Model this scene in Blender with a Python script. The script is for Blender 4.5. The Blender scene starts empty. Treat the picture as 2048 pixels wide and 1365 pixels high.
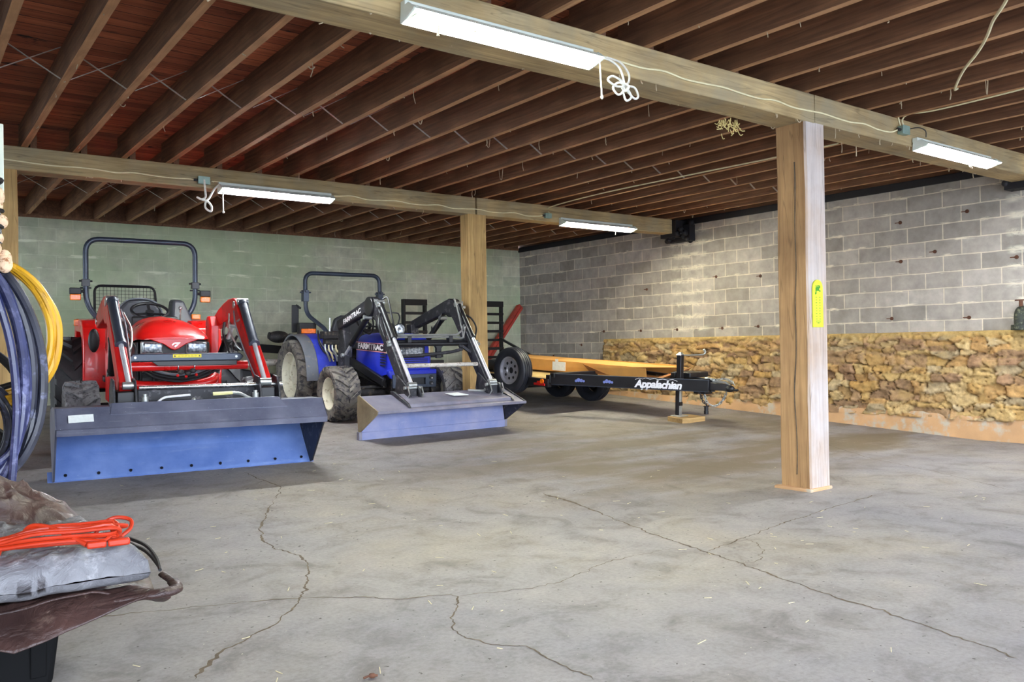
import bpy, bmesh, math, random
import numpy as np
from mathutils import Vector, Matrix, noise
random.seed(7)
PI = math.pi
S = bpy.context.scene
COL = S.collection

# ------------------------------------------------------------------ mesh building
def V(*a):
    return Vector(a)

def catmull(pts, n=6, closed=False):
    pts = [Vector(p) for p in pts]
    out = []
    m = len(pts)
    for i in range(m if closed else m - 1):
        if closed:
            p0, p1, p2, p3 = pts[(i - 1) % m], pts[i], pts[(i + 1) % m], pts[(i + 2) % m]
        else:
            p1, p2 = pts[i], pts[i + 1]
            p0 = pts[i - 1] if i > 0 else p1 * 2 - p2
            p3 = pts[i + 2] if i + 2 < m else p2 * 2 - p1
        for k in range(n):
            t = k / n
            out.append(0.5 * ((2 * p1) + (p2 - p0) * t + (2 * p0 - 5 * p1 + 4 * p2 - p3) * t * t + (3 * p1 - p0 - 3 * p2 + p3) * t ** 3))
    if not closed:
        out.append(pts[-1].copy())
    return out

def fillet(pts, r, n=6):
    """polyline with its inner corners rounded"""
    pts = [Vector(p) for p in pts]
    out = [pts[0]]
    for i in range(1, len(pts) - 1):
        a, b, c = pts[i - 1], pts[i], pts[i + 1]
        d1, d2 = (a - b), (c - b)
        l = min(r, d1.length * .49, d2.length * .49)
        p, q = b + d1.normalized() * l, b + d2.normalized() * l
        for k in range(n + 1):
            t = k / n
            out.append(p * (1 - t) ** 2 + b * 2 * t * (1 - t) + q * t * t)
    out.append(pts[-1])
    return out

class MB:
    def __init__(s):
        s.v = []; s.f = []
    def add(s, vs, fs):
        o = len(s.v)
        s.v += [tuple(v) for v in vs]
        s.f += [tuple(i + o for i in f) for f in fs]
        return s
    def box(s, c, size, R=None):
        c = Vector(c); x, y, z = [k / 2 for k in size]
        vs = [Vector((a * x, b * y, d * z)) for d in (-1, 1) for b in (-1, 1) for a in (-1, 1)]
        if R is not None:
            vs = [R @ v for v in vs]
        return s.hexa([c + v for v in vs])
    def span(s, x0, x1, y0, y1, z0, z1):
        return s.box(((x0 + x1) / 2, (y0 + y1) / 2, (z0 + z1) / 2), (x1 - x0, y1 - y0, z1 - z0))
    def hexa(s, p):
        return s.add(p, [(0, 2, 3, 1), (4, 5, 7, 6), (0, 1, 5, 4), (1, 3, 7, 5), (3, 2, 6, 7), (2, 0, 4, 6)])
    def bar(s, p0, p1, w, h, up=(0, 0, 1)):
        """rectangular bar from p0 to p1, w sideways, h along up"""
        p0, p1, up = Vector(p0), Vector(p1), Vector(up)
        d = (p1 - p0).normalized()
        side = d.cross(up).normalized() * (w / 2)
        u = side.cross(d).normalized() * (h / 2)
        return s.hexa([p0 - side - u, p0 + side - u, p1 - side - u, p1 + side - u, p0 - side + u, p0 + side + u, p1 - side + u, p1 + side + u])
    def cyl(s, p0, p1, r0, r1=None, n=18, caps=True):
        return s.tube([p0, p1], [r0, r0 if r1 is None else r1], n, caps=caps)
    def tube(s, pts, r, n=8, closed=False, caps=True, flat=1.0):
        pts = [Vector(p) for p in pts]
        m = len(pts)
        rs = r if isinstance(r, (list, tuple)) else [r] * m
        tang = []
        for i in range(m):
            if closed:
                t = pts[(i + 1) % m] - pts[(i - 1) % m]
            else:
                t = pts[min(i + 1, m - 1)] - pts[max(i - 1, 0)]
            tang.append(t.normalized() if t.length > 1e-9 else Vector((0, 0, 1)))
        a = Vector((0, 0, 1)) if abs(tang[0].z) < .9 else Vector((1, 0, 0))
        u = tang[0].cross(a).normalized()
        vs = []
        for i in range(m):
            u = (u - tang[i] * u.dot(tang[i]))
            u = u.normalized() if u.length > 1e-6 else tang[i].orthogonal().normalized()
            w = tang[i].cross(u)
            for k in range(n):
                an = 2 * PI * k / n
                vs.append(pts[i] + u * (math.cos(an) * rs[i]) + w * (math.sin(an) * rs[i] * flat))
        fs = []
        for i in range(m if closed else m - 1):
            j = (i + 1) % m
            for k in range(n):
                fs.append((i * n + k, i * n + (k + 1) % n, j * n + (k + 1) % n, j * n + k))
        if caps and not closed:
            fs.append(tuple(range(n))[::-1]); fs.append(tuple((m - 1) * n + k for k in range(n)))
        return s.add(vs, fs)
    def lathe(s, prof, o, axis=(1, 0, 0), n=32, closed=False):
        """prof: (along axis, radius)"""
        o, ax = Vector(o), Vector(axis).normalized()
        u = ax.orthogonal().normalized()
        if abs(ax.x) > .9:
            u = Vector((0, 0, 1))
        w = ax.cross(u)
        vs = []
        for (a, r) in prof:
            for k in range(n):
                an = 2 * PI * k / n
                vs.append(o + ax * a + (u * math.cos(an) + w * math.sin(an)) * r)
        fs = []
        m = len(prof)
        for i in range(m if closed else m - 1):
            j = (i + 1) % m
            for k in range(n):
                fs.append((i * n + k, i * n + (k + 1) % n, j * n + (k + 1) % n, j * n + k))
        return s.add(vs, fs)
    def prism(s, poly, axis, a0, a1):
        """poly in the two other axes, in x-y-z order"""
        def P(q, a):
            q = list(q); q.insert('xyz'.index(axis), a); return q
        n = len(poly)
        vs = [P(q, a0) for q in poly] + [P(q, a1) for q in poly]
        fs = [tuple(range(n)), tuple(range(2 * n - 1, n - 1, -1))]
        fs += [(i, i + n, (i + 1) % n + n, (i + 1) % n) for i in range(n)]
        return s.add(vs, fs)
    def sheet(s, line, axis, a0, a1, t):
        """a bent sheet: polyline (2-D) with thickness t, run along an axis"""
        pts = [Vector((p[0], p[1])) for p in line]
        off = []
        for i in range(len(pts)):
            d = (pts[min(i + 1, len(pts) - 1)] - pts[max(i - 1, 0)]).normalized()
            off.append(pts[i] + Vector((-d.y, d.x)) * t)
        n = len(pts)
        for i in range(n - 1):
            q = [pts[i], pts[i + 1], off[i + 1], off[i]]
            s.prism([tuple(k) for k in q], axis, a0, a1)
        return s
    def ball(s, c, r, n=12, m=8, sc=(1, 1, 1)):
        c = Vector(c)
        vs = [c + Vector((0, 0, r * sc[2]))]
        for i in range(1, m):
            th = PI * i / m
            for k in range(n):
                an = 2 * PI * k / n
                vs.append(c + Vector((math.sin(th) * math.cos(an) * sc[0], math.sin(th) * math.sin(an) * sc[1], math.cos(th) * sc[2])) * r)
        vs.append(c - Vector((0, 0, r * sc[2])))
        fs = [(0, 1 + k, 1 + (k + 1) % n) for k in range(n)]
        for i in range(m - 2):
            for k in range(n):
                a, b = 1 + i * n, 1 + (i + 1) * n
                fs.append((a + k, b + k, b + (k + 1) % n, a + (k + 1) % n))
        L = len(vs) - 1
        fs += [(L, 1 + (m - 2) * n + (k + 1) % n, 1 + (m - 2) * n + k) for k in range(n)]
        return s.add(vs, fs)
    def torus(s, c, R, r, axis=(0, 0, 1), n=32, m=8):
        ax = Vector(axis).normalized(); u = ax.orthogonal().normalized(); w = ax.cross(u)
        c = Vector(c)
        return s.tube([c + (u * math.cos(2 * PI * k / n) + w * math.sin(2 * PI * k / n)) * R for k in range(n)], r, m, closed=True)
    def grid(s, fn, nu, nv):
        vs = [fn(i / nu, j / nv) for j in range(nv + 1) for i in range(nu + 1)]
        fs = [(j * (nu + 1) + i, j * (nu + 1) + i + 1, (j + 1) * (nu + 1) + i + 1, (j + 1) * (nu + 1) + i) for j in range(nv) for i in range(nu)]
        return s.add(vs, fs)
    def build(s, name, mat, parent=None, bevel=0, seg=2, angle=38, recalc=True):
        me = bpy.data.meshes.new(name)
        me.from_pydata(s.v, [], s.f)
        if recalc:
            bm = bmesh.new(); bm.from_mesh(me)
            bmesh.ops.recalc_face_normals(bm, faces=bm.faces)
            bm.to_mesh(me); bm.free()
        for p in me.polygons:
            p.use_smooth = True
        me.set_sharp_from_angle(angle=math.radians(angle))
        for m in (mat if isinstance(mat, (list, tuple)) else [mat]):
            me.materials.append(m)
        o = bpy.data.objects.new(name, me)
        COL.objects.link(o)
        if parent is not None:
            o.parent = parent
        if bevel:
            b = o.modifiers.new('edge', 'BEVEL'); b.width = bevel; b.segments = seg; b.limit_method = 'ANGLE'; b.angle_limit = math.radians(40)
            b.harden_normals = False
        return o

def tag(o, label=None, cat=None, group=None, kind=None):
    if label: o['label'] = label
    if cat: o['category'] = cat
    if group: o['group'] = group
    if kind: o['kind'] = kind
    return o

def thing(name, label, cat, loc=(0, 0, 0), rz=0, group=None, M=None):
    o = bpy.data.objects.new(name, None)
    o.empty_display_size = .1
    COL.objects.link(o)
    if M is not None:
        o.matrix_world = M
    else:
        o.location = loc; o.rotation_euler = (0, 0, rz)
    return tag(o, label, cat, group)

def node(name, parent, loc=(0, 0, 0), rot=(0, 0, 0)):
    o = bpy.data.objects.new(name, None)
    o.empty_display_size = .05
    COL.objects.link(o); o.parent = parent; o.location = loc; o.rotation_euler = rot
    return o

def text(body, name, mat, parent, origin, right, up, size, extrude=.0008, bold=.0, shear=0, align='CENTER', space=1.0):
    cu = bpy.data.curves.new(name, 'FONT')
    cu.body = body; cu.size = size; cu.extrude = extrude; cu.offset = bold; cu.shear = shear
    cu.align_x = align; cu.align_y = 'CENTER'; cu.space_character = space
    cu.materials.append(mat)
    o = bpy.data.objects.new(name, cu); COL.objects.link(o)
    r, u = Vector(right).normalized(), Vector(up).normalized()
    n = r.cross(u)
    M = Matrix.Identity(4)
    for i in range(3):
        M[i][0], M[i][1], M[i][2], M[i][3] = r[i], u[i], n[i], origin[i]
    bpy.context.view_layer.update()
    me = bpy.data.meshes.new_from_object(o)
    bpy.data.objects.remove(o)
    o = bpy.data.objects.new(name, me); COL.objects.link(o)
    o.parent = parent
    o.matrix_local = M
    return o

# ------------------------------------------------------------------ the place
SLOPE = .048
def zf(y):
    """height of the concrete floor, which rises towards the back wall"""
    return SLOPE * max(0.0, y - 4.5)

def frame(ox, oy, deg):
    """matrix of something standing on the sloping floor, turned by deg"""
    a = math.radians(deg)
    ex = Vector((math.cos(a), math.sin(a), 0)); ex.z = SLOPE * ex.y; ex.normalize()
    ey = Vector((-math.sin(a), math.cos(a), 0)); ey.z = SLOPE * ey.y
    ey = (ey - ex * ey.dot(ex)).normalized()
    ez = ex.cross(ey)
    M = Matrix.Identity(4)
    for i in range(3):
        M[i][0], M[i][1], M[i][2] = ex[i], ey[i], ez[i]
    M[0][3], M[1][3], M[2][3] = ox, oy, zf(oy)
    return M

# ------------------------------------------------------------------ materials
def srgb(c):
    return tuple(((v / 255) / 12.92 if v / 255 <= .04045 else ((v / 255 + .055) / 1.055) ** 2.4) for v in c) + (1,)

class NT:
    def __init__(s, name):
        s.m = bpy.data.materials.new(name); s.m.use_nodes = True
        s.t = s.m.node_tree
        s.b = s.t.nodes['Principled BSDF']
    def n(s, kind, **kw):
        nd = s.t.nodes.new(kind)
        for k, v in kw.items():
            if k.startswith('i_'):
                nd.inputs[k[2:].replace('_', ' ')].default_value = v
            else:
                setattr(nd, k, v)
        return nd
    def l(s, a, b):
        s.t.links.new(a, b)
    def pos(s, obj=True, scale=(1, 1, 1)):
        tc = s.n('ShaderNodeTexCoord')
        mp = s.n('ShaderNodeMapping')
        mp.inputs['Scale'].default_value = scale
        s.l(tc.outputs['Object'], mp.inputs['Vector'])
        return mp.outputs['Vector']
    def noise(s, vec, scale, detail=4, rough=.55, dist=0):
        nd = s.n('ShaderNodeTexNoise')
        nd.inputs['Scale'].default_value = scale; nd.inputs['Detail'].default_value = detail
        nd.inputs['Roughness'].default_value = rough; nd.inputs['Distortion'].default_value = dist
        s.l(vec, nd.inputs['Vector'])
        return nd.outputs['Fac']
    def ramp(s, fac, stops):
        r = s.n('ShaderNodeValToRGB')
        e = r.color_ramp.elements
        while len(e) < len(stops): e.new(.5)
        for k, (p, c) in zip(e, stops):
            k.position = p; k.color = c if len(c) == 4 else tuple(c) + (1,)
        s.l(fac, r.inputs['Fac'])
        return r.outputs['Color']
    def mix(s, fac, a, b, mode='MIX'):
        m = s.n('ShaderNodeMix', data_type='RGBA', blend_type=mode)
        for v, i in ((fac, 0), (a, 6), (b, 7)):
            if isinstance(v, (int, float)):
                m.inputs[i].default_value = v
            elif isinstance(v, tuple):
                m.inputs[i].default_value = v
            else:
                s.l(v, m.inputs[i])
        return m.outputs[2]
    def math(s, op, a, b=0, c=0, clamp=False):
        m = s.n('ShaderNodeMath', operation=op, use_clamp=clamp)
        for i, v in enumerate((a, b, c)):
            if isinstance(v, (int, float)): m.inputs[i].default_value = v
            else: s.l(v, m.inputs[i])
        return m.outputs[0]
    def bump(s, h, strength=.3, dist=.01, prev=None):
        b = s.n('ShaderNodeBump')
        b.inputs['Strength'].default_value = strength; b.inputs['Distance'].default_value = dist
        s.l(h, b.inputs['Height'])
        if prev is not None: s.l(prev, b.inputs['Normal'])
        return b.outputs['Normal']
    def out(s, col=None, rough=None, metal=None, nrm=None):
        for v, k in ((col, 'Base Color'), (rough, 'Roughness'), (metal, 'Metallic')):
            if v is None: continue
            if isinstance(v, (int, float, tuple)): s.b.inputs[k].default_value = v
            else: s.l(v, s.b.inputs[k])
        if nrm is not None: s.l(nrm, s.b.inputs['Normal'])
        return s.m

def plain(name, c, rough=.5, metal=0, var=.18, scale=9, dirt=None, damt=.0, bump=0, bscale=60, coat=0, spec=None):
    """painted / moulded surface: two tones of noise, optional dirt patches"""
    t = NT(name)
    p = t.pos()
    f = t.noise(p, scale, 5)
    base = srgb(c)
    lo = tuple(v * (1 - var) for v in base[:3]) + (1,)
    hi = tuple(min(1, v * (1 + var)) for v in base[:3]) + (1,)
    col = t.ramp(f, [(.3, lo), (.7, hi)])
    if dirt:
        d = t.noise(p, scale * 1.7, 6, .65)
        lim = .62 - damt * .35
        k = t.ramp(d, [(lim, (0, 0, 0)), (lim + .12, (1, 1, 1))])
        col = t.mix(k, col, srgb(dirt))
    r = t.math('MULTIPLY_ADD', f, .25, rough - .12, True)
    nr = t.bump(t.noise(p, bscale, 3), bump, .004) if bump else None
    m = t.out(col, r, metal, nr)
    if coat: t.b.inputs['Coat Weight'].default_value = coat
    if spec is not None: t.b.inputs['Specular IOR Level'].default_value = spec
    return m

def wood(name, dark, light, axis, grain=26, rough=.8, bump=.5, along=1.2, crack=True, tint=None, grey=None):
    """rough timber; grain runs along the given axis"""
    t = NT(name)
    sc = [grain, grain, grain]; sc['xyz'.index(axis)] = along
    p = t.pos(scale=tuple(sc))
    g = t.noise(p, 1.0, 7, .62, 1.2)
    p2 = t.pos()
    b = t.noise(p2, 1.7, 4)
    col = t.ramp(g, [(.22, srgb(dark)), (.74, srgb(light))])
    patch = t.ramp(b, [(.3, (.66, .62, .58)), (.7, (1.12, 1.1, 1.06))])
    col = t.mix(1.0, col, patch, 'MULTIPLY')
    if tint:
        col = t.mix(t.ramp(t.noise(p2, 2.6, 5, .6), [(.42, (0, 0, 0)), (.72, (.8, .8, .8))]), col, srgb(tint))
    h = g
    if grey:                                                  # daylight painted into the colour of the side turned to the doors
        gn = t.n('ShaderNodeNewGeometry'); sp = t.n('ShaderNodeSeparateXYZ'); t.l(gn.outputs['Normal'], sp.inputs[0])
        side = t.math('MULTIPLY_ADD', sp.outputs[1], -1.6, -.5, True)
        k = t.math('MULTIPLY', side, t.ramp(t.noise(p2, 1.9, 5, .6), [(.3, (.35, .35, .35)), (.65, (.95, .95, .95))]), 0, True)
        gg = t.mix(1.0, srgb(grey), t.ramp(g, [(.3, (.82, .82, .82)), (.7, (1.1, 1.1, 1.1))]), 'MULTIPLY')
        col = t.mix(k, col, gg)
    if crack:
        sc3 = [9, 9, 9]; sc3['xyz'.index(axis)] = .55
        c = t.noise(t.pos(scale=tuple(sc3)), 1.0, 3, .5, .6)
        ck = t.ramp(c, [(.487, (1, 1, 1)), (.497, (0, 0, 0)), (.503, (0, 0, 0)), (.513, (1, 1, 1))])
        col = t.mix(1.0, col, t.mix(.3, (1, 1, 1, 1), ck), 'MULTIPLY')
    return t.out(col, rough, 0, t.bump(h, bump, .006))
M = {}
# ------------------------------------------------------------------ named materials
M['beam'] = wood('girder_timber', (140, 120, 84), (202, 180, 134), 'x', tint=(150, 142, 118))
M['post'] = wood('post_timber', (142, 108, 72), (188, 152, 108), 'z', grey=(190, 182, 178))
M['post_tan'] = wood('yellowish_post_timber', (158, 126, 78), (208, 176, 118), 'z')
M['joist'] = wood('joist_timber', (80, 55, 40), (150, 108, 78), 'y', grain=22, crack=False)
M['joist_lit_under'] = wood('joist_underside_painted_light', (150, 108, 74), (206, 160, 116), 'y', grain=22, crack=False)  # joist undersides: light from below put into a paler tan
M['red'] = plain('red_paint', (214, 22, 20), .3, 0, .12, 5, coat=.4)
M['red_worn'] = plain('red_paint_worn', (196, 26, 24), .4, 0, .2, 7, dirt=(120, 30, 26), damt=.1)
M['blue'] = plain('blue_paint', (34, 52, 196), .32, 0, .14, 5, coat=.3)
M['blue_dusty'] = plain('blue_paint_dusty', (52, 66, 186), .45, 0, .2, 7, dirt=(120, 124, 170), damt=.1)
M['black'] = plain('black_paint', (26, 26, 30), .38, 0, .3, 8)
M['black_worn'] = plain('black_paint_worn', (38, 38, 44), .5, .1, .3, 9, dirt=(96, 92, 96), damt=.22)
M['rops'] = plain('dark_grey_steel', (62, 70, 84), .35, .3, .2, 7)
M['plastic'] = plain('black_plastic', (24, 24, 27), .5, 0, .25, 9)
M['seat'] = plain('seat_vinyl', (58, 60, 66), .5, 0, .2, 9)
M['grey'] = plain('grey_plastic', (112, 116, 124), .5, 0, .14, 6, dirt=(150, 142, 128), damt=.15)
M['steel'] = plain('bright_steel', (196, 198, 200), .25, .9, .12, 14)
M['rod'] = plain('polished_rod', (212, 213, 218), .32, .35, .08, 14)
M['zinc'] = plain('zinc_plated_steel', (188, 192, 190), .35, .75, .15, 16)
M['white_tube'] = plain('weathered_pale_tube', (206, 200, 190), .5, .2, .2, 16, dirt=(120, 104, 90), damt=.2)
M['iron'] = plain('dark_cast_iron', (52, 50, 52), .6, .4, .3, 12, dirt=(104, 92, 80), damt=.2)
M['rubber_new'] = plain('black_tyre_rubber', (50, 50, 52), .62, 0, .3, 14, bump=.3)
M['rubber_grey'] = plain('worn_grey_tyre_rubber', (112, 110, 112), .75, 0, .25, 16, dirt=(62, 60, 62), damt=.35, bump=.4)
M['rubber_dusty'] = plain('dusty_tyre_rubber', (112, 106, 98), .82, 0, .25, 9, dirt=(60, 58, 62), damt=.42, bump=.4)
M['rubber_trailer'] = plain('clean_tyre_rubber', (36, 38, 46), .5, 0, .22, 14, bump=.15)
M['rim_cream'] = plain('cream_rim_paint', (216, 212, 190), .45, 0, .1, 8, dirt=(160, 146, 116), damt=.2)
M['rim_red'] = plain('dusty_red_rim', (150, 30, 28), .5, 0, .2, 8, dirt=(120, 104, 90), damt=.2)
M['rim_silver'] = plain('silver_rim_paint', (176, 176, 184), .35, .5, .1, 8)
M['hose'] = plain('hydraulic_hose_rubber', (30, 30, 32), .45, 0, .25, 20)
M['orange_lens'] = plain('amber_lens', (250, 120, 16), .25, 0, .1, 30, coat=.5)
M['yellow_label'] = plain('yellow_label', (236, 214, 40), .5, 0, .1, 40)
M['white_label'] = plain('white_label', (226, 232, 232), .5, 0, .06, 40)
M['white_paint'] = plain('white_lettering', (244, 244, 246), .5, 0, .04, 40)
M['pink_line'] = plain('pale_red_pinstripe', (236, 160, 170), .5, 0, .05, 40)
M['decal_dark'] = plain('dark_decal', (34, 22, 40), .4, 0, .1, 40)
M['decal_blue'] = plain('pale_blue_decal', (120, 134, 200), .45, 0, .2, 60)
M['cream_lens'] = plain('cream_lamp_lens', (226, 214, 170), .25, 0, .1, 30, coat=.4)
M['cover'] = plain('white_cable_sheath', (226, 218, 178), .55, 0, .1, 20)
M['rope_white'] = plain('white_cord', (226, 224, 214), .7, 0, .1, 60)
M['box_metal'] = plain('galvanised_box', (150, 176, 166), .45, .5, .15, 14)
M['lamp_shell'] = plain('white_enamel_housing', (214, 222, 214), .4, 0, .08, 10)
M['ramp'] = plain('ramp_black_paint', (22, 22, 26), .5, 0, .3, 8)
M['red_board'] = plain('red_painted_board', (178, 62, 48), .6, 0, .25, 9, dirt=(120, 60, 50), damt=.2)
M['deck_wood'] = wood('deck_planks', (166, 140, 84), (220, 196, 140), 'y', grain=18)
M['block_wood'] = wood('block_wood', (150, 120, 74), (206, 172, 116), 'x', grain=18, crack=False)
M['card'] = plain('corrugated_cardboard', (214, 158, 84), .8, 0, .08, 5)
M['card_in'] = plain('cardboard_inside', (150, 98, 52), .85, 0, .1, 5)
M['hose_black'] = plain('black_garden_hose', (44, 46, 58), .38, 0, .3, 10, dirt=(96, 100, 128), damt=.2)
M['hose_blue'] = plain('blue_garden_hose', (46, 52, 92), .36, 0, .3, 8, dirt=(104, 108, 148), damt=.3)
M['hose_yellow'] = plain('yellow_garden_hose', (200, 150, 26), .4, 0, .14, 8, dirt=(150, 110, 30), damt=.08)
M['bin'] = plain('black_plastic_bin', (7, 7, 8), .75, 0, .2, 8, spec=.15)
M['cord_orange'] = plain('orange_cord_sheath', (178, 46, 15), .42, 0, .08, 20)
M['web'] = plain('dusty_cobweb', (176, 160, 132), .9, 0, .2, 60)
M['strap'] = plain('thin_bridging_steel', (176, 166, 158), .45, .4, .25, 20)
M['rust'] = plain('rusty_iron', (92, 58, 40), .8, .2, .35, 30, bump=.3)
M['dark_iron'] = plain('dark_pipe', (40, 44, 36), .6, .2, .4, 20, dirt=(96, 96, 74), damt=.3)
M['cream_knot'] = plain('cream_cotton_knots', (226, 196, 164), .8, 0, .2, 30, dirt=(150, 96, 60), damt=.25, bump=.4)
M['pale_board'] = plain('pale_painted_board', (206, 214, 198), .5, 0, .06, 8)
M['tar'] = plain('black_roofing_felt', (22, 20, 26), .7, 0, .3, 20)

def bucket_mat(name, a, b, worn):
    t = NT(name)
    p = t.pos()
    f = t.noise(p, 3.2, 6, .6)
    col = t.ramp(f, [(.3, srgb(a)), (.7, srgb(b))])
    s = t.noise(t.pos(scale=(1.5, 14, 14)), 2.0, 5, .7)
    col = t.mix(t.ramp(s, [(.6, (0, 0, 0)), (.75, (.7, .7, .7))]), col, srgb(worn))
    sp = t.noise(p, 90, 2)
    col = t.mix(t.ramp(sp, [(.74, (0, 0, 0)), (.78, (1, 1, 1))]), col, srgb((214, 216, 224)))
    return t.out(col, .46, .12, t.bump(t.noise(p, 40, 3), .12, .003))
M['bucket_in'] = bucket_mat('scoured_bucket_steel_daylit', (92, 122, 190), (128, 154, 214), (150, 168, 208))  # blue of the reflected daylight put into the steel's colour
M['bucket_out'] = bucket_mat('grey_bucket_paint', (74, 78, 98), (112, 114, 132), (140, 140, 150))
M['bucket_old'] = bucket_mat('worn_bucket_steel', (102, 102, 120), (146, 142, 154), (124, 88, 86))
M['bucket_old_in'] = bucket_mat('scoured_old_bucket_steel_daylit', (112, 126, 176), (150, 152, 184), (172, 176, 200))  # same blue daylight put into the older bucket's inside
M['bucket_side'] = bucket_mat('rusty_bucket_side', (110, 96, 74), (168, 154, 124), (120, 78, 46))

def glass_mat():
    t = NT('headlamp_glass')
    p = t.pos()
    v = t.n('ShaderNodeTexVoronoi'); v.inputs['Scale'].default_value = 42
    t.l(p, v.inputs['Vector'])
    col = t.ramp(v.outputs['Distance'], [(0, srgb((232, 236, 240))), (.7, srgb((120, 128, 136)))])
    m = t.out(col, .12, .55)
    t.b.inputs['Coat Weight'].default_value = .8
    return m
M['lamp_glass'] = glass_mat()

def emit(name, c, k):
    t = NT(name)
    t.b.inputs['Base Color'].default_value = (.9, .9, .9, 1)
    t.b.inputs['Emission Color'].default_value = c + (1,)
    t.b.inputs['Emission Strength'].default_value = k
    return t.m
LAMP = 80
M['tube_cool'] = emit('lit_tube_cool', (.94, .97, 1.0), LAMP)
M['tube_green'] = emit('lit_tube_greenish', (.96, 1.0, .86), LAMP)
M['tube_warm'] = emit('lit_tube_warm', (1.0, .95, .74), LAMP)

# concrete floor: pale worn screed with beige and blue-grey patches, pits and a brown band
def floor_mat():
    t = NT('concrete_floor')
    g = t.n('ShaderNodeNewGeometry'); p = g.outputs['Position']
    big = t.noise(p, .55, 5, .6, .4)
    mid = t.noise(p, 3.1, 7, .66, .5)
    fine = t.noise(p, 46, 4, .7)
    col = t.ramp(big, [(.30, srgb((132, 128, 132))), (.5, srgb((144, 138, 136))), (.70, srgb((152, 142, 128)))])
    col = t.mix(1.0, col, t.ramp(mid, [(.28, (.5, .48, .46)), (.5, (.92, .92, .92)), (.74, (1.12, 1.11, 1.1))]), 'MULTIPLY')
    col = t.mix(1.0, col, t.ramp(fine, [(.3, (.8, .8, .8)), (.6, (1.06, 1.06, 1.06))]), 'MULTIPLY')
    pit = t.noise(p, 30, 2, .5)
    pitm = t.ramp(pit, [(.265, (1, 1, 1)), (.3, (0, 0, 0))])
    col = t.mix(pitm, col, srgb((72, 66, 62)))
    sep = t.n('ShaderNodeSeparateXYZ'); t.l(p, sep.inputs[0])
    # brown band in broken patches towards the stone wall
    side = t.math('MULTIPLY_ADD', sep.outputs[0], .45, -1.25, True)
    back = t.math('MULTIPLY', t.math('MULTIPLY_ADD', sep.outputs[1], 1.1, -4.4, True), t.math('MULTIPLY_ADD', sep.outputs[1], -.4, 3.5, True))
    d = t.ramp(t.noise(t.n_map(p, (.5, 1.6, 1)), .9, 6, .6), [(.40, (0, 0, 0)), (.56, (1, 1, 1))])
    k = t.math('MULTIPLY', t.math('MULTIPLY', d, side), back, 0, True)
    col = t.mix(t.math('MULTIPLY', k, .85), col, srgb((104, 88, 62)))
    straw = t.noise(p, 70, 1, .4)
    col = t.mix(t.ramp(straw, [(.79, (0, 0, 0)), (.81, (1, 1, 1))]), col, srgb((206, 198, 176)))
    n1 = t.bump(mid, .25, .02)
    n2 = t.bump(fine, .25, .004, n1)
    return t.out(col, .72, 0, n2)
def n_map(s, vec, scale):
    mp = s.n('ShaderNodeMapping'); mp.inputs['Scale'].default_value = scale
    s.l(vec, mp.inputs['Vector']); return mp.outputs['Vector']
NT.n_map = n_map
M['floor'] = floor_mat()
M['crack'] = plain('dirt_in_cracks', (92, 78, 62), .9, 0, .5, 14, bump=.5)

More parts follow.
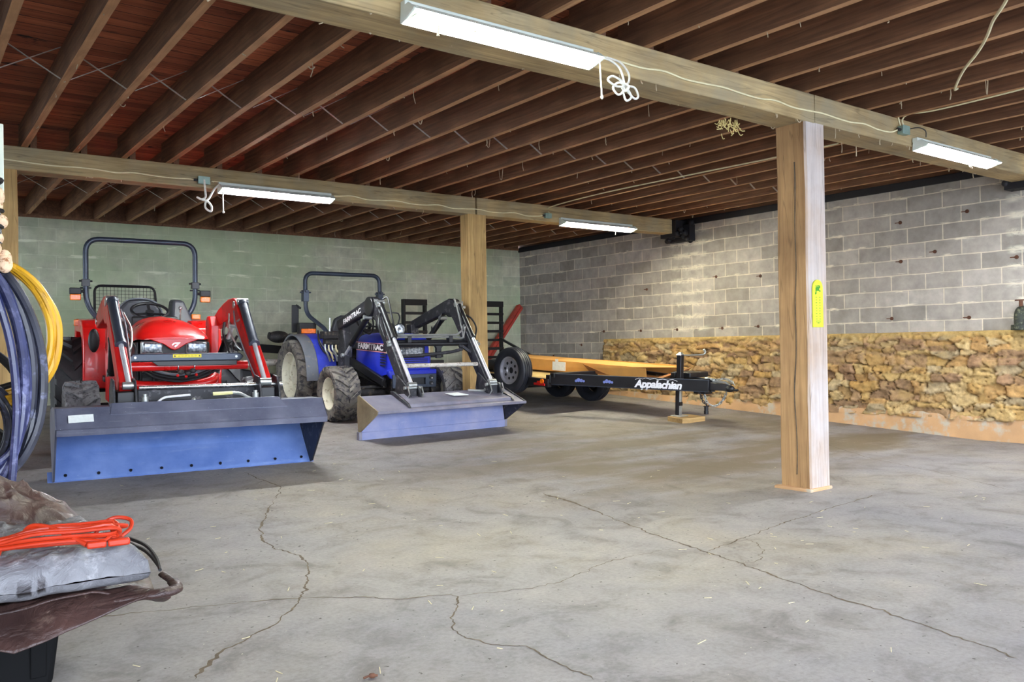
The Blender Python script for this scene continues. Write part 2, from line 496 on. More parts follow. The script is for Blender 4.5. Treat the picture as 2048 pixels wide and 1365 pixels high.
def block_mat(name, axis, a, b, mortar, spots, tint=None, off=.0, low=None):
    """concrete block masonry; spots = (position along wall, half width) of lime-streaked strips"""
    t = NT(name)
    g = t.n('ShaderNodeNewGeometry'); p = g.outputs['Position']
    sep = t.n('ShaderNodeSeparateXYZ'); t.l(p, sep.inputs[0])
    u = sep.outputs[0 if axis == 'x' else 1]; z = sep.outputs[2]
    wob = t.noise(p, 2.2, 3)
    wz = t.math('MULTIPLY_ADD', wob, .03, -.065)
    cmb = t.n('ShaderNodeCombineXYZ')
    t.l(t.math('ADD', u, off), cmb.inputs[0]); t.l(t.math('ADD', z, wz), cmb.inputs[1])
    br = t.n('ShaderNodeTexBrick', offset=.5, squash=1.0)
    for k, v in (('Scale', 1.0), ('Mortar Size', .0075), ('Mortar Smooth', .25), ('Bias', .0), ('Brick Width', .43), ('Row Height', .19)):
        br.inputs[k].default_value = v
    br.inputs['Color1'].default_value = srgb(a); br.inputs['Color2'].default_value = srgb(b); br.inputs['Mortar'].default_value = srgb(mortar)
    t.l(cmb.outputs[0], br.inputs['Vector'])
    col = br.outputs['Color']
    mott = t.noise(p, 5.5, 7, .65)
    col = t.mix(1.0, col, t.ramp(mott, [(.3, (.74, .74, .74)), (.7, (1.14, 1.14, 1.14))]), 'MULTIPLY')
    if tint:
        bigp = t.noise(p, .8, 4, .6)
        col = t.mix(t.ramp(bigp, [(.42, (0, 0, 0)), (.6, (.6, .6, .6))]), col, srgb(tint))
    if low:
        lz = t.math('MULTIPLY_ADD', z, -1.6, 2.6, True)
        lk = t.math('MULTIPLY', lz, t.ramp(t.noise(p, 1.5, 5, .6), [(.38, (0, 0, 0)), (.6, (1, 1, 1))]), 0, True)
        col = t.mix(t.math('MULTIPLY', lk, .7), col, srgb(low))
    # wide smeared joints
    smear = t.ramp(t.noise(t.n_map(p, (1, 1, 5.3)), 2.3, 5, .6), [(.58, (0, 0, 0)), (.64, (1, 1, 1))])
    fr = t.math('FRACT', t.math('MULTIPLY', t.math('ADD', z, wz), 1 / .19))
    near = t.math('ABSOLUTE', t.math('SUBTRACT', fr, .5))
    nj = t.ramp(near, [(.36, (0, 0, 0)), (.42, (1, 1, 1))])
    k = t.math('MULTIPLY', smear, nj)
    white = srgb(tuple(min(255, int(v * 1.06) + 6) for v in mortar))
    col = t.mix(t.math('MULTIPLY', k, .9), col, white)
    for (c0, hw) in spots:
        d = t.math('ABSOLUTE', t.math('SUBTRACT', u, c0))
        q = t.math('SUBTRACT', 1.0, t.math('MULTIPLY', d, 1 / hw), 0, True)
        st = t.ramp(t.noise(t.n_map(p, (1, 1, 1.6)), 5.0, 6, .7, .8), [(.42, (0, 0, 0)), (.58, (1, 1, 1))])
        q = t.math('MULTIPLY', t.math('MULTIPLY', q, 2.2, 0, True), st, 0, True)
        q = t.math('MULTIPLY', q, t.ramp(near, [(.22, (0, 0, 0)), (.38, (1, 1, 1))]), 0, True)
        col = t.mix(q, col, srgb((214, 208, 190)))
    inv = t.math('SUBTRACT', 1.0, br.outputs['Fac'])
    h = t.math('ADD', inv, t.math('MULTIPLY', mott, .25))
    n1 = t.bump(h, .5, .008)
    n2 = t.bump(t.noise(p, 120, 2), .2, .003, n1)
    return t.out(col, .9, 0, n2)
M['wall_right'] = block_mat('grey_block_masonry', 'y', (148, 141, 133), (180, 172, 163), (212, 202, 182), [(8.84, .42), (4.02, .2)], None, .04)
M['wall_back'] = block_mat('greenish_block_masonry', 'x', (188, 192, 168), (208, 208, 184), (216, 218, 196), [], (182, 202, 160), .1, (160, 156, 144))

def stone_mat():
    t = NT('rubble_stone')
    at = t.n('ShaderNodeAttribute'); at.attribute_name = 'stone'
    g = t.n('ShaderNodeNewGeometry'); p = g.outputs['Position']
    col = at.outputs['Color']
    mott = t.noise(p, 14, 6, .7)
    col = t.mix(1.0, col, t.ramp(mott, [(.3, (.52, .50, .46)), (.7, (1.15, 1.12, 1.06))]), 'MULTIPLY')
    sm = t.noise(p, 3.0, 6, .65)
    col = t.mix(t.ramp(sm, [(.54, (0, 0, 0)), (.64, (.6, .6, .6))]), col, srgb((180, 150, 94)))
    return t.out(col, .9, 0, t.bump(mott, .4, .01))
M['stone'] = stone_mat()
M['curb'] = plain('earth_stained_render', (190, 150, 108), .88, 0, .16, 3, dirt=(176, 166, 150), damt=.3, bump=.3)

# reddish underside of the floor boards above
def deck_mat():
    t = NT('ceiling_boards')
    g = t.n('ShaderNodeNewGeometry'); p = g.outputs['Position']
    sep = t.n('ShaderNodeSeparateXYZ'); t.l(p, sep.inputs[0])
    cmb = t.n('ShaderNodeCombineXYZ'); t.l(sep.outputs[0], cmb.inputs[0]); t.l(sep.outputs[1], cmb.inputs[1])
    br = t.n('ShaderNodeTexBrick', offset=.37)
    for k, v in (('Scale', 1.0), ('Mortar Size', .004), ('Mortar Smooth', .1), ('Bias', 0), ('Brick Width', 3.1), ('Row Height', .135)):
        br.inputs[k].default_value = v
    br.inputs['Color1'].default_value = srgb((124, 66, 43)); br.inputs['Color2'].default_value = srgb((184, 106, 71)); br.inputs['Mortar'].default_value = srgb((10, 7, 6))
    t.l(cmb.outputs[0], br.inputs['Vector'])
    gr = t.noise(t.n_map(p, (1.5, 30, 1)), 1, 6, .6, 1)
    col = t.mix(1.0, br.outputs['Color'], t.ramp(gr, [(.3, (.6, .55, .5)), (.7, (1.3, 1.25, 1.2))]), 'MULTIPLY')
    blot = t.noise(t.n_map(p, (1, 2.2, 1)), 3.4, 6, .7)
    col = t.mix(t.ramp(blot, [(.6, (0, 0, 0)), (.68, (1, 1, 1))]), col, srgb((22, 15, 12)))
    return t.out(col, .85, 0, t.bump(t.math('SUBTRACT', 1.0, br.outputs['Fac']), .4, .01))
M['deck'] = deck_mat()
M['ground'] = plain('yard_gravel', (150, 146, 140), .9, 0, .2, 4, bump=.4)

def tarp(name, a, b, dust, rough, metal=0, ds=.2, spec=.5):
    t = NT(name)
    p = t.pos()
    col = t.ramp(t.noise(p, 6, 5), [(.3, srgb(a)), (.7, srgb(b))])
    col = t.mix(t.ramp(t.noise(p, 16, 6, .7), [(.62 - ds, (0, 0, 0)), (.74 - ds, (.7, .7, .7))]), col, srgb(dust))
    cr = t.noise(p, 11, 6, .62, 2.2)
    v = t.n('ShaderNodeTexVoronoi', feature='DISTANCE_TO_EDGE'); v.inputs['Scale'].default_value = 9
    t.l(t.n_map(p, (1, 1.4, 1)), v.inputs['Vector'])
    n1 = t.bump(cr, .6, .016)
    return t.out(col, rough, metal, t.bump(t.ramp(v.outputs['Distance'], [(0, (0, 0, 0)), (.12, (1, 1, 1))]), .25, .006, n1))
M['tarp_grey'] = tarp('silver_tarpaulin', (88, 88, 92), (118, 118, 122), (148, 148, 150), .42, .0, .08)
M['tarp_brown'] = tarp('brown_tarpaulin', (44, 30, 28), (72, 51, 46), (106, 86, 76), .38, 0, .04)
# ------------------------------------------------------------------ setting
XR, YB, XL, YF = 9.989, 13.228, -5.0, -3.2
ZB, ZBT = 2.852, 3.075          # underside and top of the girders
JH = .225                       # joist depth
mb = MB()
mb.grid(lambda u, v: Vector((XL - .2 + u * (XR + .4 - XL), YF + v * (YB + .2 - YF), zf(YF + v * (YB + .2 - YF)))), 20, 164)
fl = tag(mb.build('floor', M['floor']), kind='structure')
mb = MB(); mb.span(-40, 40, -60, 40, -.30, -.12)
tag(mb.build('ground', M['ground']), kind='structure')
mb = MB(); mb.span(XL, XR + .2, YB, YB + .2, 0, 3.04)
tag(mb.build('wall_back', M['wall_back']), kind='structure')
# the left wall has an opening added out of the frame, to throw daylight along the back wall
mb = MB(); mb.span(XL - .2, XL, YF, YB + .2, 2.75, 3.3)
for a, b in ((YF, 9.4), (12.7, YB + .2)): mb.span(XL - .2, XL, a, b, -.12, 2.75)
tag(mb.build('wall_left', M['wall_back']), kind='structure')
# right wall: block work above, and to the floor beyond the end of the old stone
mb = MB(); mb.span(XR, XR + .2, YF, YB + .2, -.05, 3.04)
tag(mb.build('wall_right', M['wall_right']), kind='structure')

def rubble(y0, y1, z0, z1, step):
    ny, nz = int((y1 - y0) / step), int((z1 - z0) / step)
    rng = np.random.default_rng(11)
    seeds = []
    z = z0 - .05; row = 0
    while z < z1 + .1:
        h = rng.uniform(.05, .13)
        y = y0 - .3
        while y < y1 + .3:
            w = rng.uniform(.10, .40) * (.7 if rng.random() < .35 else 1)
            seeds.append((y + w / 2, z + h / 2 + rng.uniform(-.02, .02), w, h))
            y += w
        z += h; row += 1
    Sd = np.array(seeds)
    Y, Z = np.meshgrid(np.linspace(y0, y1, ny + 1), np.linspace(z0, z1, nz + 1))
    Yn, Zn = Y.copy(), Z.copy()
    for i in range(Y.shape[0]):
        for j in range(Y.shape[1]):
            q = noise.noise_vector((Y[i, j] * 3.1, Z[i, j] * 5.2, 1.7))
            q2 = noise.noise_vector((Y[i, j] * 9, Z[i, j] * 13, 6.1))
            Yn[i, j] += q.x * .13 + q2.x * .03; Zn[i, j] += q.y * .06 + q2.y * .018
    d1 = np.full(Y.shape, 9.); d2 = np.full(Y.shape, 9.); idx = np.zeros(Y.shape, int)
    for k, (cy, cz, w, h) in enumerate(seeds):
        m = (np.abs(Y - cy) < w + .3) & (np.abs(Z - cz) < h + .15)
        if not m.any(): continue
        d = (np.abs((Yn - cy) / (w * .5)) ** 2.6 + np.abs((Zn - cz) / (h * .5)) ** 2.6) ** (1 / 2.6)
        d = np.where(m, d, 9.)
        b = d < d1
        d2 = np.where(b, d1, np.minimum(d2, d)); idx = np.where(b, k, idx); d1 = np.where(b, d, d1)
    edge = np.clip((d2 - d1) / .5, 0, 1)
    bulge = rng.uniform(.005, .07, len(seeds))
    n3 = np.array([[noise.fractal((a * 7, b * 13, 3.3), 1.0, 2.0, 6) for a, b in zip(ra, rb)] for ra, rb in zip(Y, Z)])
    gap = np.array([[noise.noise((a * 1.7, b * 2.6, 8.8)) for a, b in zip(ra, rb)] for ra, rb in zip(Y, Z)])
    fill = np.clip(.6 + gap * 1.6, 0, 1)                      # pointing smeared over some joints
    tilt = rng.uniform(-.09, .09, (len(seeds), 2)); sc_ = np.array(seeds)
    slant = tilt[idx, 0] * (Y - sc_[idx, 0]) + tilt[idx, 1] * 2.5 * (Z - sc_[idx, 1])
    depth = (bulge[idx] + slant) * np.clip(edge * 2.6, 0, 1) - (1 - np.clip(edge * 3, 0, 1)) * .06 * (1 - fill) + n3 * .022
    crev = np.array([[noise.fractal((a * 1.9 + 4, b * 15 + .8 * math.sin(a * 2), 5.5), 1.0, 2.0, 3) for a, b in zip(ra, rb)] for ra, rb in zip(Y, Z)])
    cv = np.clip(1 - np.abs(crev) / .05, 0, 1) * np.clip(gap * 3 + .35, 0, 1)
    depth = depth - cv * .03
    top = np.clip((z1 - Z) / .10, 0, 1)
    low = np.clip((Z - z0) / .06, 0, 1)
    depth = depth * np.minimum(top ** .5, 1) + .035
    pal = np.array([srgb(c)[:3] for c in [(206, 172, 110), (196, 156, 92), (182, 150, 104), (214, 190, 142), (168, 138, 112), (150, 116, 100), (200, 186, 156), (198, 156, 102), (168, 158, 134), (196, 160, 120), (132, 104, 90), (210, 182, 126)]])
    base = np.array(srgb((184, 150, 96))[:3])
    col = pal[rng.integers(0, len(pal), len(seeds))][idx] * .62 + base * .34
    mort = np.array(srgb((180, 152, 102))[:3]); dark = np.array(srgb((74, 52, 34))[:3])
    jk = np.clip(1 - edge * 3.2, 0, 1)[..., None]
    jc = mort * fill[..., None] + dark * (1 - fill[..., None])
    col = col * (1 - jk) + jc * jk
    cvk = (cv * .8)[..., None]; col = col * (1 - cvk) + np.array(srgb((86, 62, 42))[:3]) * cvk
    tk = np.clip(1 - top * 1.0 + n3 * .5 * (top < 1), 0, 1)[..., None]
    col = col * (1 - tk) + np.array(srgb((192, 164, 104))[:3]) * tk
    me = bpy.data.meshes.new('stone')
    X = XR - depth
    vs = np.stack([X, Y, Z], -1).reshape(-1, 3)
    W = ny + 1
    fs = [(j * W + i, (j + 1) * W + i, (j + 1) * W + i + 1, j * W + i + 1) for j in range(nz) for i in range(ny)]
    n0 = len(vs)
    # returns at the top and at the far end so that the facing has thickness
    tops = [(XR + .02, Y[-1, i], z1) for i in range(W)]
    ends = [(XR + .02, y1, Z[j, -1]) for j in range(nz + 1)]
    vs = np.vstack([vs, tops, ends])
    fs += [(nz * W + i, n0 + i, n0 + i + 1, nz * W + i + 1) for i in range(ny)]
    fs += [(j * W + ny, (j + 1) * W + ny, n0 + W + j + 1, n0 + W + j) for j in range(nz)]
    me.from_pydata(vs.tolist(), [], fs)
    ca = me.color_attributes.new('stone', 'FLOAT_COLOR', 'POINT')
    cc = np.ones((len(vs), 4)); cc[:n0, :3] = col.reshape(-1, 3); cc[n0:, :3] = srgb((176, 150, 100))[:3]
    ca.data.foreach_set('color', cc.ravel())
    for p in me.polygons: p.use_smooth = True
    me.materials.append(M['stone'])
    o = bpy.data.objects.new('wall_right_base', me); COL.objects.link(o)
    return o
tag(rubble(1.6, 10.76, .22, 1.245, .016), kind='structure')
# rendered footing along the stone
mb = MB()
def curb(u, v):
    y = 1.2 + u * 10.4
    n = noise.noise((y * 2.2, v * 2, .4)) * .02
    z = [zf(y) - .03, zf(y) + .09, .26 + .012 * (y - 4) + .02 * noise.noise((y * 1.4, 2, 5)), .30 + .012 * (y - 4)][int(round(v * 3))]
    x = [XR - .10, XR - .085, XR - .06, XR + .01][int(round(v * 3))]
    return Vector((x + n, y, z + n * .6))
mb.grid(curb, 200, 3)
tag(mb.build('baseboard_right', M['curb'], angle=60), kind='structure')

# underside of the boards above, sill plates on the walls
mb = MB(); mb.span(XL - .2, XR + .2, YF, YB + .2, ZBT + JH, ZBT + JH + .04)
tag(mb.build('ceiling', M['deck']), kind='structure')
mb = MB(); mb.span(XL, XR, YB - .02, YB + .12, 3.035, ZBT)
tag(mb.build('trim_1', M['joist']), kind='structure')
mb = MB(); mb.span(XR - .01, XR + .14, YF, YB, 3.035, ZBT + .02); mb.span(XR - .03, XR + .05, YF, YB, 3.0, 3.08)
tag(mb.build('trim_2', M['tar']), kind='structure')
mb = MB(); mb.span(XL, XR, YB + .04, YB + .12, ZBT, ZBT + JH)
tag(mb.build('trim_3', M['joist']), kind='structure')
mb = MB(); mb.span(XR + .04, XR + .12, YF, YB + .1, ZBT, ZBT + JH)
tag(mb.build('trim_4', M['joist']), kind='structure')

# joists: three bays, lapped over the girders, each timber an object
def joist_mesh(L, seed):
    mb = MB()
    n = 14
    rr = random.Random(seed)
    def sec(y):
        w = .027 + .003 * noise.noise((y * 1.1, seed, 0)); dx = .008 * noise.noise((y * .35, seed, 4))
        zb = .006 * noise.noise((y * .8, seed, 9))
        return [Vector((dx - w, y, zb)), Vector((dx + w, y, zb)), Vector((dx + w, y, JH)), Vector((dx - w, y, JH))]
    vs = []; fs = []
    for i in range(n + 1):
        vs += sec(L * i / n)
    for i in range(n):
        for k in range(4):
            fs.append((i * 4 + k, i * 4 + (k + 1) % 4, i * 4 + 4 + (k + 1) % 4, i * 4 + 4 + k))
    fs += [(3, 2, 1, 0), tuple(n * 4 + k for k in range(4))]
    mb.add(vs, fs)
    return mb
bays = [(.925, YF + .05, 4.04, 1.2, 'brown ceiling joist resting on the top of the nearer girder, this side of it', 'joists in front of the nearer girder'),
        (.98, 3.83, 9.08, -3.4, 'brown ceiling joist spanning between the two timber girders', 'joists between the two girders'),
        (1.055, 8.93, 13.26, -2.2, 'brown ceiling joist running from the farther girder to the block back wall', 'joists between the farther girder and the back wall')]
JX = {}
for b, (x0, y0, y1, xmin, lab, grp) in enumerate(bays):
    protos = []
    k = math.ceil((xmin - x0) / .431)
    JX[b] = []
    i = 0
    while x0 + .431 * k < XR - .05:
        x = x0 + .431 * k
        if i < 3:
            o = joist_mesh(y1 - y0, b * 5 + i).build('ceiling_joist', [M['joist'], M['joist_lit_under']]); protos.append(o)
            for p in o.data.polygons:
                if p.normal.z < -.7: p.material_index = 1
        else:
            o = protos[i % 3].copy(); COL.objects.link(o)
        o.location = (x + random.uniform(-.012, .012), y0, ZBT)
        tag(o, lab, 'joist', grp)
        JX[b].append(x); k += 1; i += 1

# girders and posts
def girder(x0, x1, y0, y1, label, seed):
    mb = MB(); n = max(8, int((x1 - x0) / .22))
    vs, fs = [], []
    for i in range(n + 1):
        x = x0 + (x1 - x0) * i / n
        e = lambda s: .007 * noise.noise((x * 1.3, seed, s))
        vs += [Vector((x, y0 + e(1), ZB + e(2))), Vector((x, y1 + e(3), ZB + e(2))), Vector((x, y1 + e(4), ZBT - .002)), Vector((x, y0 + e(5), ZBT - .002))]
    for i in range(n):
        for k in range(4):
            fs.append((i * 4 + k, i * 4 + (k + 1) % 4, i * 4 + 4 + (k + 1) % 4, i * 4 + 4 + k))
    fs += [(3, 2, 1, 0), tuple(n * 4 + k for k in range(4))]
    mb.add(vs, fs)
    return tag(mb.build('timber_girder', M['beam'], bevel=.006), label, 'beam', 'timber girders')
girder(XL + .02, 5.765, 3.80, 4.07, 'nearer timber girder, the length carrying the long twin-tube lamp', 1)
girder(5.775, 9.93, 3.80, 4.07, 'nearer timber girder, the length running from the big post to the stone wall', 2)
girder(XL + .02, 6.03, 8.91, 9.115, 'farther timber girder, the length above the two tractors', 3)
girder(6.055, 9.70, 8.91, 9.115, 'farther timber girder, the length ending in a black pocket in the block wall', 4)

def post(x0, x1, y0, y1, label, seed, m='post_tan'):
    mb = MB(); n = 16; z0 = zf(y0) - .01
    vs, fs = [], []
    for i in range(n + 1):
        z = z0 + (ZB + .002 - z0) * i / n
        e = lambda s: .006 * noise.noise((z * 1.5, seed, s))
        c = .012 + .014 * max(0, noise.noise((z * 2.2, seed, 7)))
        c2 = .012
        X0, X1, Y0, Y1 = x0 + e(1), x1 + e(2), y0 + e(3), y1 + e(4)
        vs += [Vector(q) for q in ((X0 + c, Y0, z), (X1 - c2, Y0, z), (X1, Y0 + c2, z), (X1, Y1 - c2, z), (X1 - c2, Y1, z), (X0 + c2, Y1, z), (X0, Y1 - c2, z), (X0, Y0 + c, z))]
    for i in range(n):
        for k in range(8):
            fs.append((i * 8 + k, i * 8 + (k + 1) % 8, i * 8 + 8 + (k + 1) % 8, i * 8 + 8 + k))
    fs += [tuple(range(8))[::-1], tuple(n * 8 + k for k in range(8))]
    mb.add(vs, fs)
    return tag(mb.build('timber_post', M[m], angle=25), label, 'post', 'timber posts')
P1 = post(5.636, 5.893, 3.80, 4.07, 'big square timber post with a yellow tag, standing in open floor', 1, 'post')
post(5.919, 6.197, 8.91, 9.115, 'square timber post behind the loader of the blue tractor', 2)
post(.62, .925, 8.91, 9.115, 'yellowish timber post behind the hanging hoses', 3)
post(.0, .26, 3.80, 4.07, 'timber post that carries the hanging hoses', 4)
# split down the side of the big post, and the plinth of mortar it stands on
mb = MB()
pts = [(5.6352, 3.925 + .02 * noise.noise((z * 2.0, 3, 3)) - .03 * (z / 2.6), z) for z in np.linspace(.12, 2.55, 60)]
for i in range(len(pts) - 1):
    (x, y, z), (x2, y2, z2) = pts[i], pts[i + 1]
    w = .0035 * (0.5 + abs(noise.noise((z * 4, 1, 1))) * 1.6); w2 = .0035 * (0.5 + abs(noise.noise((z2 * 4, 1, 1))) * 1.6)
    mb.hexa([Vector((5.628, y - w, z)), Vector((5.65, y - w, z)), Vector((5.628, y + w, z)), Vector((5.65, y + w, z)), Vector((5.628, y2 - w2, z2)), Vector((5.65, y2 - w2, z2)), Vector((5.628, y2 + w2, z2)), Vector((5.65, y2 + w2, z2))])
mb.build('split', M['crack'], P1)
mb = MB(); mb.prism([(5.60, 3.775), (5.90, 3.785), (5.905, 4.09), (5.585, 4.10)], 'z', -.01, .022)
mb.build('mortar_pad', M['curb'], P1, bevel=.008)

# pocket in the block wall round the end of the farther girder
mb = MB(); mb.span(9.705, 9.99, 8.84, 9.16, 2.80, 3.06)
mb.span(9.86, 9.985, 8.70, 9.2, 2.74, 2.99)
for k in range(26):
    y, z = random.uniform(8.68, 9.2), random.uniform(2.74, 3.04)
    mb.ball((random.uniform(9.72, 9.96), y, z), random.uniform(.02, .06), 8, 5)
tag(mb.build('girder_pocket', M['tar']), 'black ragged pocket in the block wall where the farther girder ends', 'beam pocket')
mb = MB(); mb.span(9.80, 9.99, 3.72, 4.14, 2.78, 2.9)
for k in range(14):
    mb.ball((random.uniform(9.7, 9.96), random.uniform(3.72, 4.1), random.uniform(2.79, 2.86)), random.uniform(.02, .05), 8, 5)
tag(mb.build('girder_pocket', M['tar']), 'black felt pocket in the block wall where the nearer girder ends', 'beam pocket')

# cracks in the slab: ribbons of dirt lying in the joints, set out on the floor
def floor_crack(pts, w, seed):
    P = catmull([(x, y, 0) for x, y in pts], 30)
    mb = MB(); vs = []
    for i, p in enumerate(P):
        d = (P[min(i + 1, len(P) - 1)] - P[max(i - 1, 0)]).normalized(); s = Vector((-d.y, d.x, 0))
        j = noise.noise((p.x * 9, p.y * 9, seed)) * .022 + noise.noise((p.x * 31, p.y * 31, seed)) * .014
        ww = w * (.35 + 1.3 * abs(noise.noise((p.x * 6, p.y * 6, seed + 5)))) * min(1, (i + .3) / 9, (len(P) - .7 - i) / 9)
        q = p + s * j
        for e in (-1, 1):
            r = q + s * ww * e
            vs.append(Vector((r.x, r.y, zf(r.y) + .0012)))
    mb.add(vs, [(2 * i, 2 * i + 1, 2 * i + 3, 2 * i + 2) for i in range(len(P) - 1)])
    o = mb.build('floor_crack', M['crack'], recalc=False)
    return tag(o, kind='structure')
for i, (w, P) in enumerate([
    (.008, [(3.96, 5.0), (3.94, 4.54), (3.68, 3.56), (3.59, 3.08), (3.52, 2.74), (3.44, 2.39), (3.38, 2.05), (3.36, 1.88), (3.31, 1.62), (3.27, 1.44), (3.25, 1.35)]),
    (.006, [(3.59, 3.08), (4.09, 3.18), (4.89, 3.31), (6.03, 3.43)]),
    (.008, [(2.2, 5.9), (1.82, 5.14), (1.75, 4.73), (1.8, 4.44), (1.69, 4.07), (1.51, 3.73), (1.36, 3.52), (1.14, 3.34), (.96, 3.21), (.84, 3.03)]),
    (.006, [(.6, 4.06), (.9, 3.94), (1.18, 3.85), (1.5, 3.71), (1.72, 3.55), (1.85, 3.4), (2.08, 3.29), (1.85, 2.95), (1.83, 2.71), (1.93, 2.53), (1.92, 2.34), (1.93, 2.16)]),
    (.004, [(2.07, 3.27), (2.33, 3.2), (2.59, 3.15), (2.96, 3.26), (3.23, 3.28), (3.59, 3.24)]),
    (.004, [(4.02, 3.19), (3.94, 3.01), (3.68, 2.8), (3.51, 2.83)]),
    (.006, [(9.0, 6.6), (7.83, 4.82), (7.33, 3.79), (6.76, 2.78)]),
    (.022, [(3.96, 5.0), (3.965, 4.74), (3.92, 4.45)]),
    (.007, [(2.37, 7.03), (2.36, 6.65), (2.39, 6.29), (2.2, 5.9)])]):
    floor_crack(P, w, i)

# ------------------------------------------------------------------ fluorescent lamps
def lamp(x0, x1, y, z, label, tube_mat, cord=None, hood=.11):
    """twin-tube strip on the near face of a girder; y is the girder face"""
    L = x1 - x0
    t = thing('fluorescent_lamp', label, 'lamp', ((x0 + x1) / 2, y, z), 0, 'fluorescent strip lamps on the girders')
    h = L / 2
    mb = MB()
    mb.prism([(-.002, .085), (-.05, .085), (-.05, .045), (-.002, .045)], 'x', -h, h)
    mb.build('housing', M['lamp_shell'], t, bevel=.004)
    mb = MB()
    mb.sheet([(-.004, -.03), (-.012, .045), (-.09, .05), (-.145, .012)], 'x', -h, h, .0025)
    mb.build('reflector', M['lamp_shell'], t)
    for yy, zz in ((-.035, .012), (-.098, .012)):
        a = MB(); a.cyl((-h + .03, yy, zz), (h - .03, yy, zz), .0165, n=14)
        a.build('tube', tube_mat, t)
    for sx in (-1, 1):
        e = MB()
        e.prism([(-.004, -.03), (-.012, .052), (-.09, .056), (-.148, .012), (-.14, .002), (-.06, -.02)], 'x', sx * h - .004, sx * h + .004)
        e.span(sx * h - sx * .03 - .006, sx * h - sx * .03 + .006, -.12, -.018, -.006, .032)
        e.build('end_cap', M['lamp_shell'], t)
    return t
LA = lamp(2.12, 3.42, 3.80, 2.86, 'long lit twin-tube lamp on the nearer girder, with a knotted white cord at its end', M['tube_green'])
LB = lamp(7.22, 8.62, 3.80, 2.845, 'lit twin-tube lamp on the nearer girder, close to the block wall', M['tube_cool'])
LC = lamp(2.75, 4.02, 8.91, 2.84, 'lit strip lamp on the farther girder above the red tractor', M['tube_cool'])
LD = lamp(7.42, 8.80, 8.91, 2.835, 'lit strip lamp on the farther girder right of its post', M['tube_warm'])
# bundled cord and pull string of lamp A (positions relative to the lamp)
def rel(t, pts):
    o = t.location
    return [Vector(p) - o for p in pts]
mb = MB()
mb.tube(catmull(rel(LA, [(3.44, 3.74, 2.90), (3.50, 3.70, 2.88), (3.575, 3.69, 2.84), (3.60, 3.68, 2.76), (3.585, 3.67, 2.70), (3.53, 3.66, 2.665), (3.49, 3.66, 2.70), (3.53, 3.65, 2.735), (3.60, 3.66, 2.72), (3.64, 3.66, 2.67), (3.60, 3.66, 2.64), (3.575, 3.66, 2.68), (3.56, 3.65, 2.74), (3.48, 3.65, 2.765), (3.44, 3.65, 2.735), (3.50, 3.65, 2.71), (3.58, 3.66, 2.715), (3.66, 3.66, 2.665), (3.70, 3.66, 2.68), (3.67, 3.66, 2.73), (3.60, 3.67, 2.735), (3.65, 3.69, 2.77), (3.67, 3.71, 2.83), (3.63, 3.74, 2.90), (3.55, 3.78, 2.93)]), 8), .0068, 7)
mb.tube(catmull(rel(LA, [(3.575, 3.65, 2.735), (3.59, 3.63, 2.715), (3.57, 3.64, 2.69), (3.56, 3.66, 2.72)]), 6), .009, 7)
mb.build('power_cord', M['rope_white'], LA)
mb = MB(); a = rel(LA, [(3.42, 3.70, 2.87), (3.425, 3.69, 2.64)])
mb.tube(a, .0045, 6); mb.ball(a[1], .009, 8, 6, (1, 1, 1.6)); mb.build('pull_cord', M['rope_white'], LA)
for k, (dx, l) in enumerate([(-.5, .10), (-.27, .03), (.02, .05), (.18, .07)]):
    mb = MB(); mb.tube([(dx, -.13, -.0), (dx + .004, -.128, -l * .5), (dx - .003, -.13, -l)], [.003, .0045, .006], 6)
    mb.build('cobweb_strand', M['web'], LA)
# lamp C: cord bundle and pull string
mb = MB()
mb.tube(catmull(rel(LC, [(2.60, 8.86, 2.93), (2.605, 8.84, 2.80), (2.60, 8.83, 2.74), (2.56, 8.83, 2.72), (2.52, 8.83, 2.735), (2.56, 8.82, 2.715), (2.62, 8.82, 2.70), (2.66, 8.82, 2.65), (2.65, 8.82, 2.60), (2.60, 8.82, 2.63), (2.60, 8.82, 2.69), (2.64, 8.83, 2.74), (2.70, 8.85, 2.84), (2.76, 8.87, 2.90)]), 8), .011, 7)
mb.build('power_cord', M['rope_white'], LC)
mb = MB(); a = rel(LC, [(2.77, 8.80, 2.84), (2.775, 8.80, 2.60)])
mb.tube(a, .007, 6); mb.ball(a[1], .013, 8, 6); mb.build('pull_cord', M['rope_white'], LC)
mb = MB(); a = rel(LB, [(7.12, 3.78, 2.99), (7.22, 3.74, 3.01), (7.30, 3.72, 2.99), (7.33, 3.73, 2.94)])
mb.tube(catmull(a, 6), .005, 6); mb.build('power_cord', M['hose'], LB)
mb = MB(); a = rel(LB, [(8.0, 3.66, 2.85), (8.01, 3.66, 2.79), (7.98, 3.66, 2.75), (8.02, 3.66, 2.73)])
mb.tube(catmull(a, 5), .009, 6); mb.build('pull_cord', M['web'], LB)

# junction boxes and stapled cable
def jbox(x, y, z, label, s=1.0):
    t = thing('junction_box', label, 'junction box', (x, y, z), 0, None)
    mb = MB(); mb.span(-.05 * s, .05 * s, -.05, 0, -.032 * s, .032 * s); mb.build('box', M['box_metal'], t, bevel=.006)
    mb = MB(); mb.span(-.053 * s, .053 * s, -.054, -.0502, -.035 * s, .035 * s); mb.build('cover_plate', M['box_metal'], t, bevel=.002)
    mb = MB(); mb.cyl((-.05 * s, -.025, 0), (-.085 * s, -.025, 0), .014, n=12); mb.build('cable_clamp', M['iron'], t)
    return t
jbox(2.60, 8.908, 2.925, 'small pale junction box on the farther girder beside the lamp above the red tractor', 1.15)
jbox(7.20, 8.908, 2.925, 'small pale junction box on the farther girder next to the yellowish lamp')
jbox(7.03, 3.798, 2.965, 'small grey junction box on the nearer girder beside the lamp by the wall', 1.1)
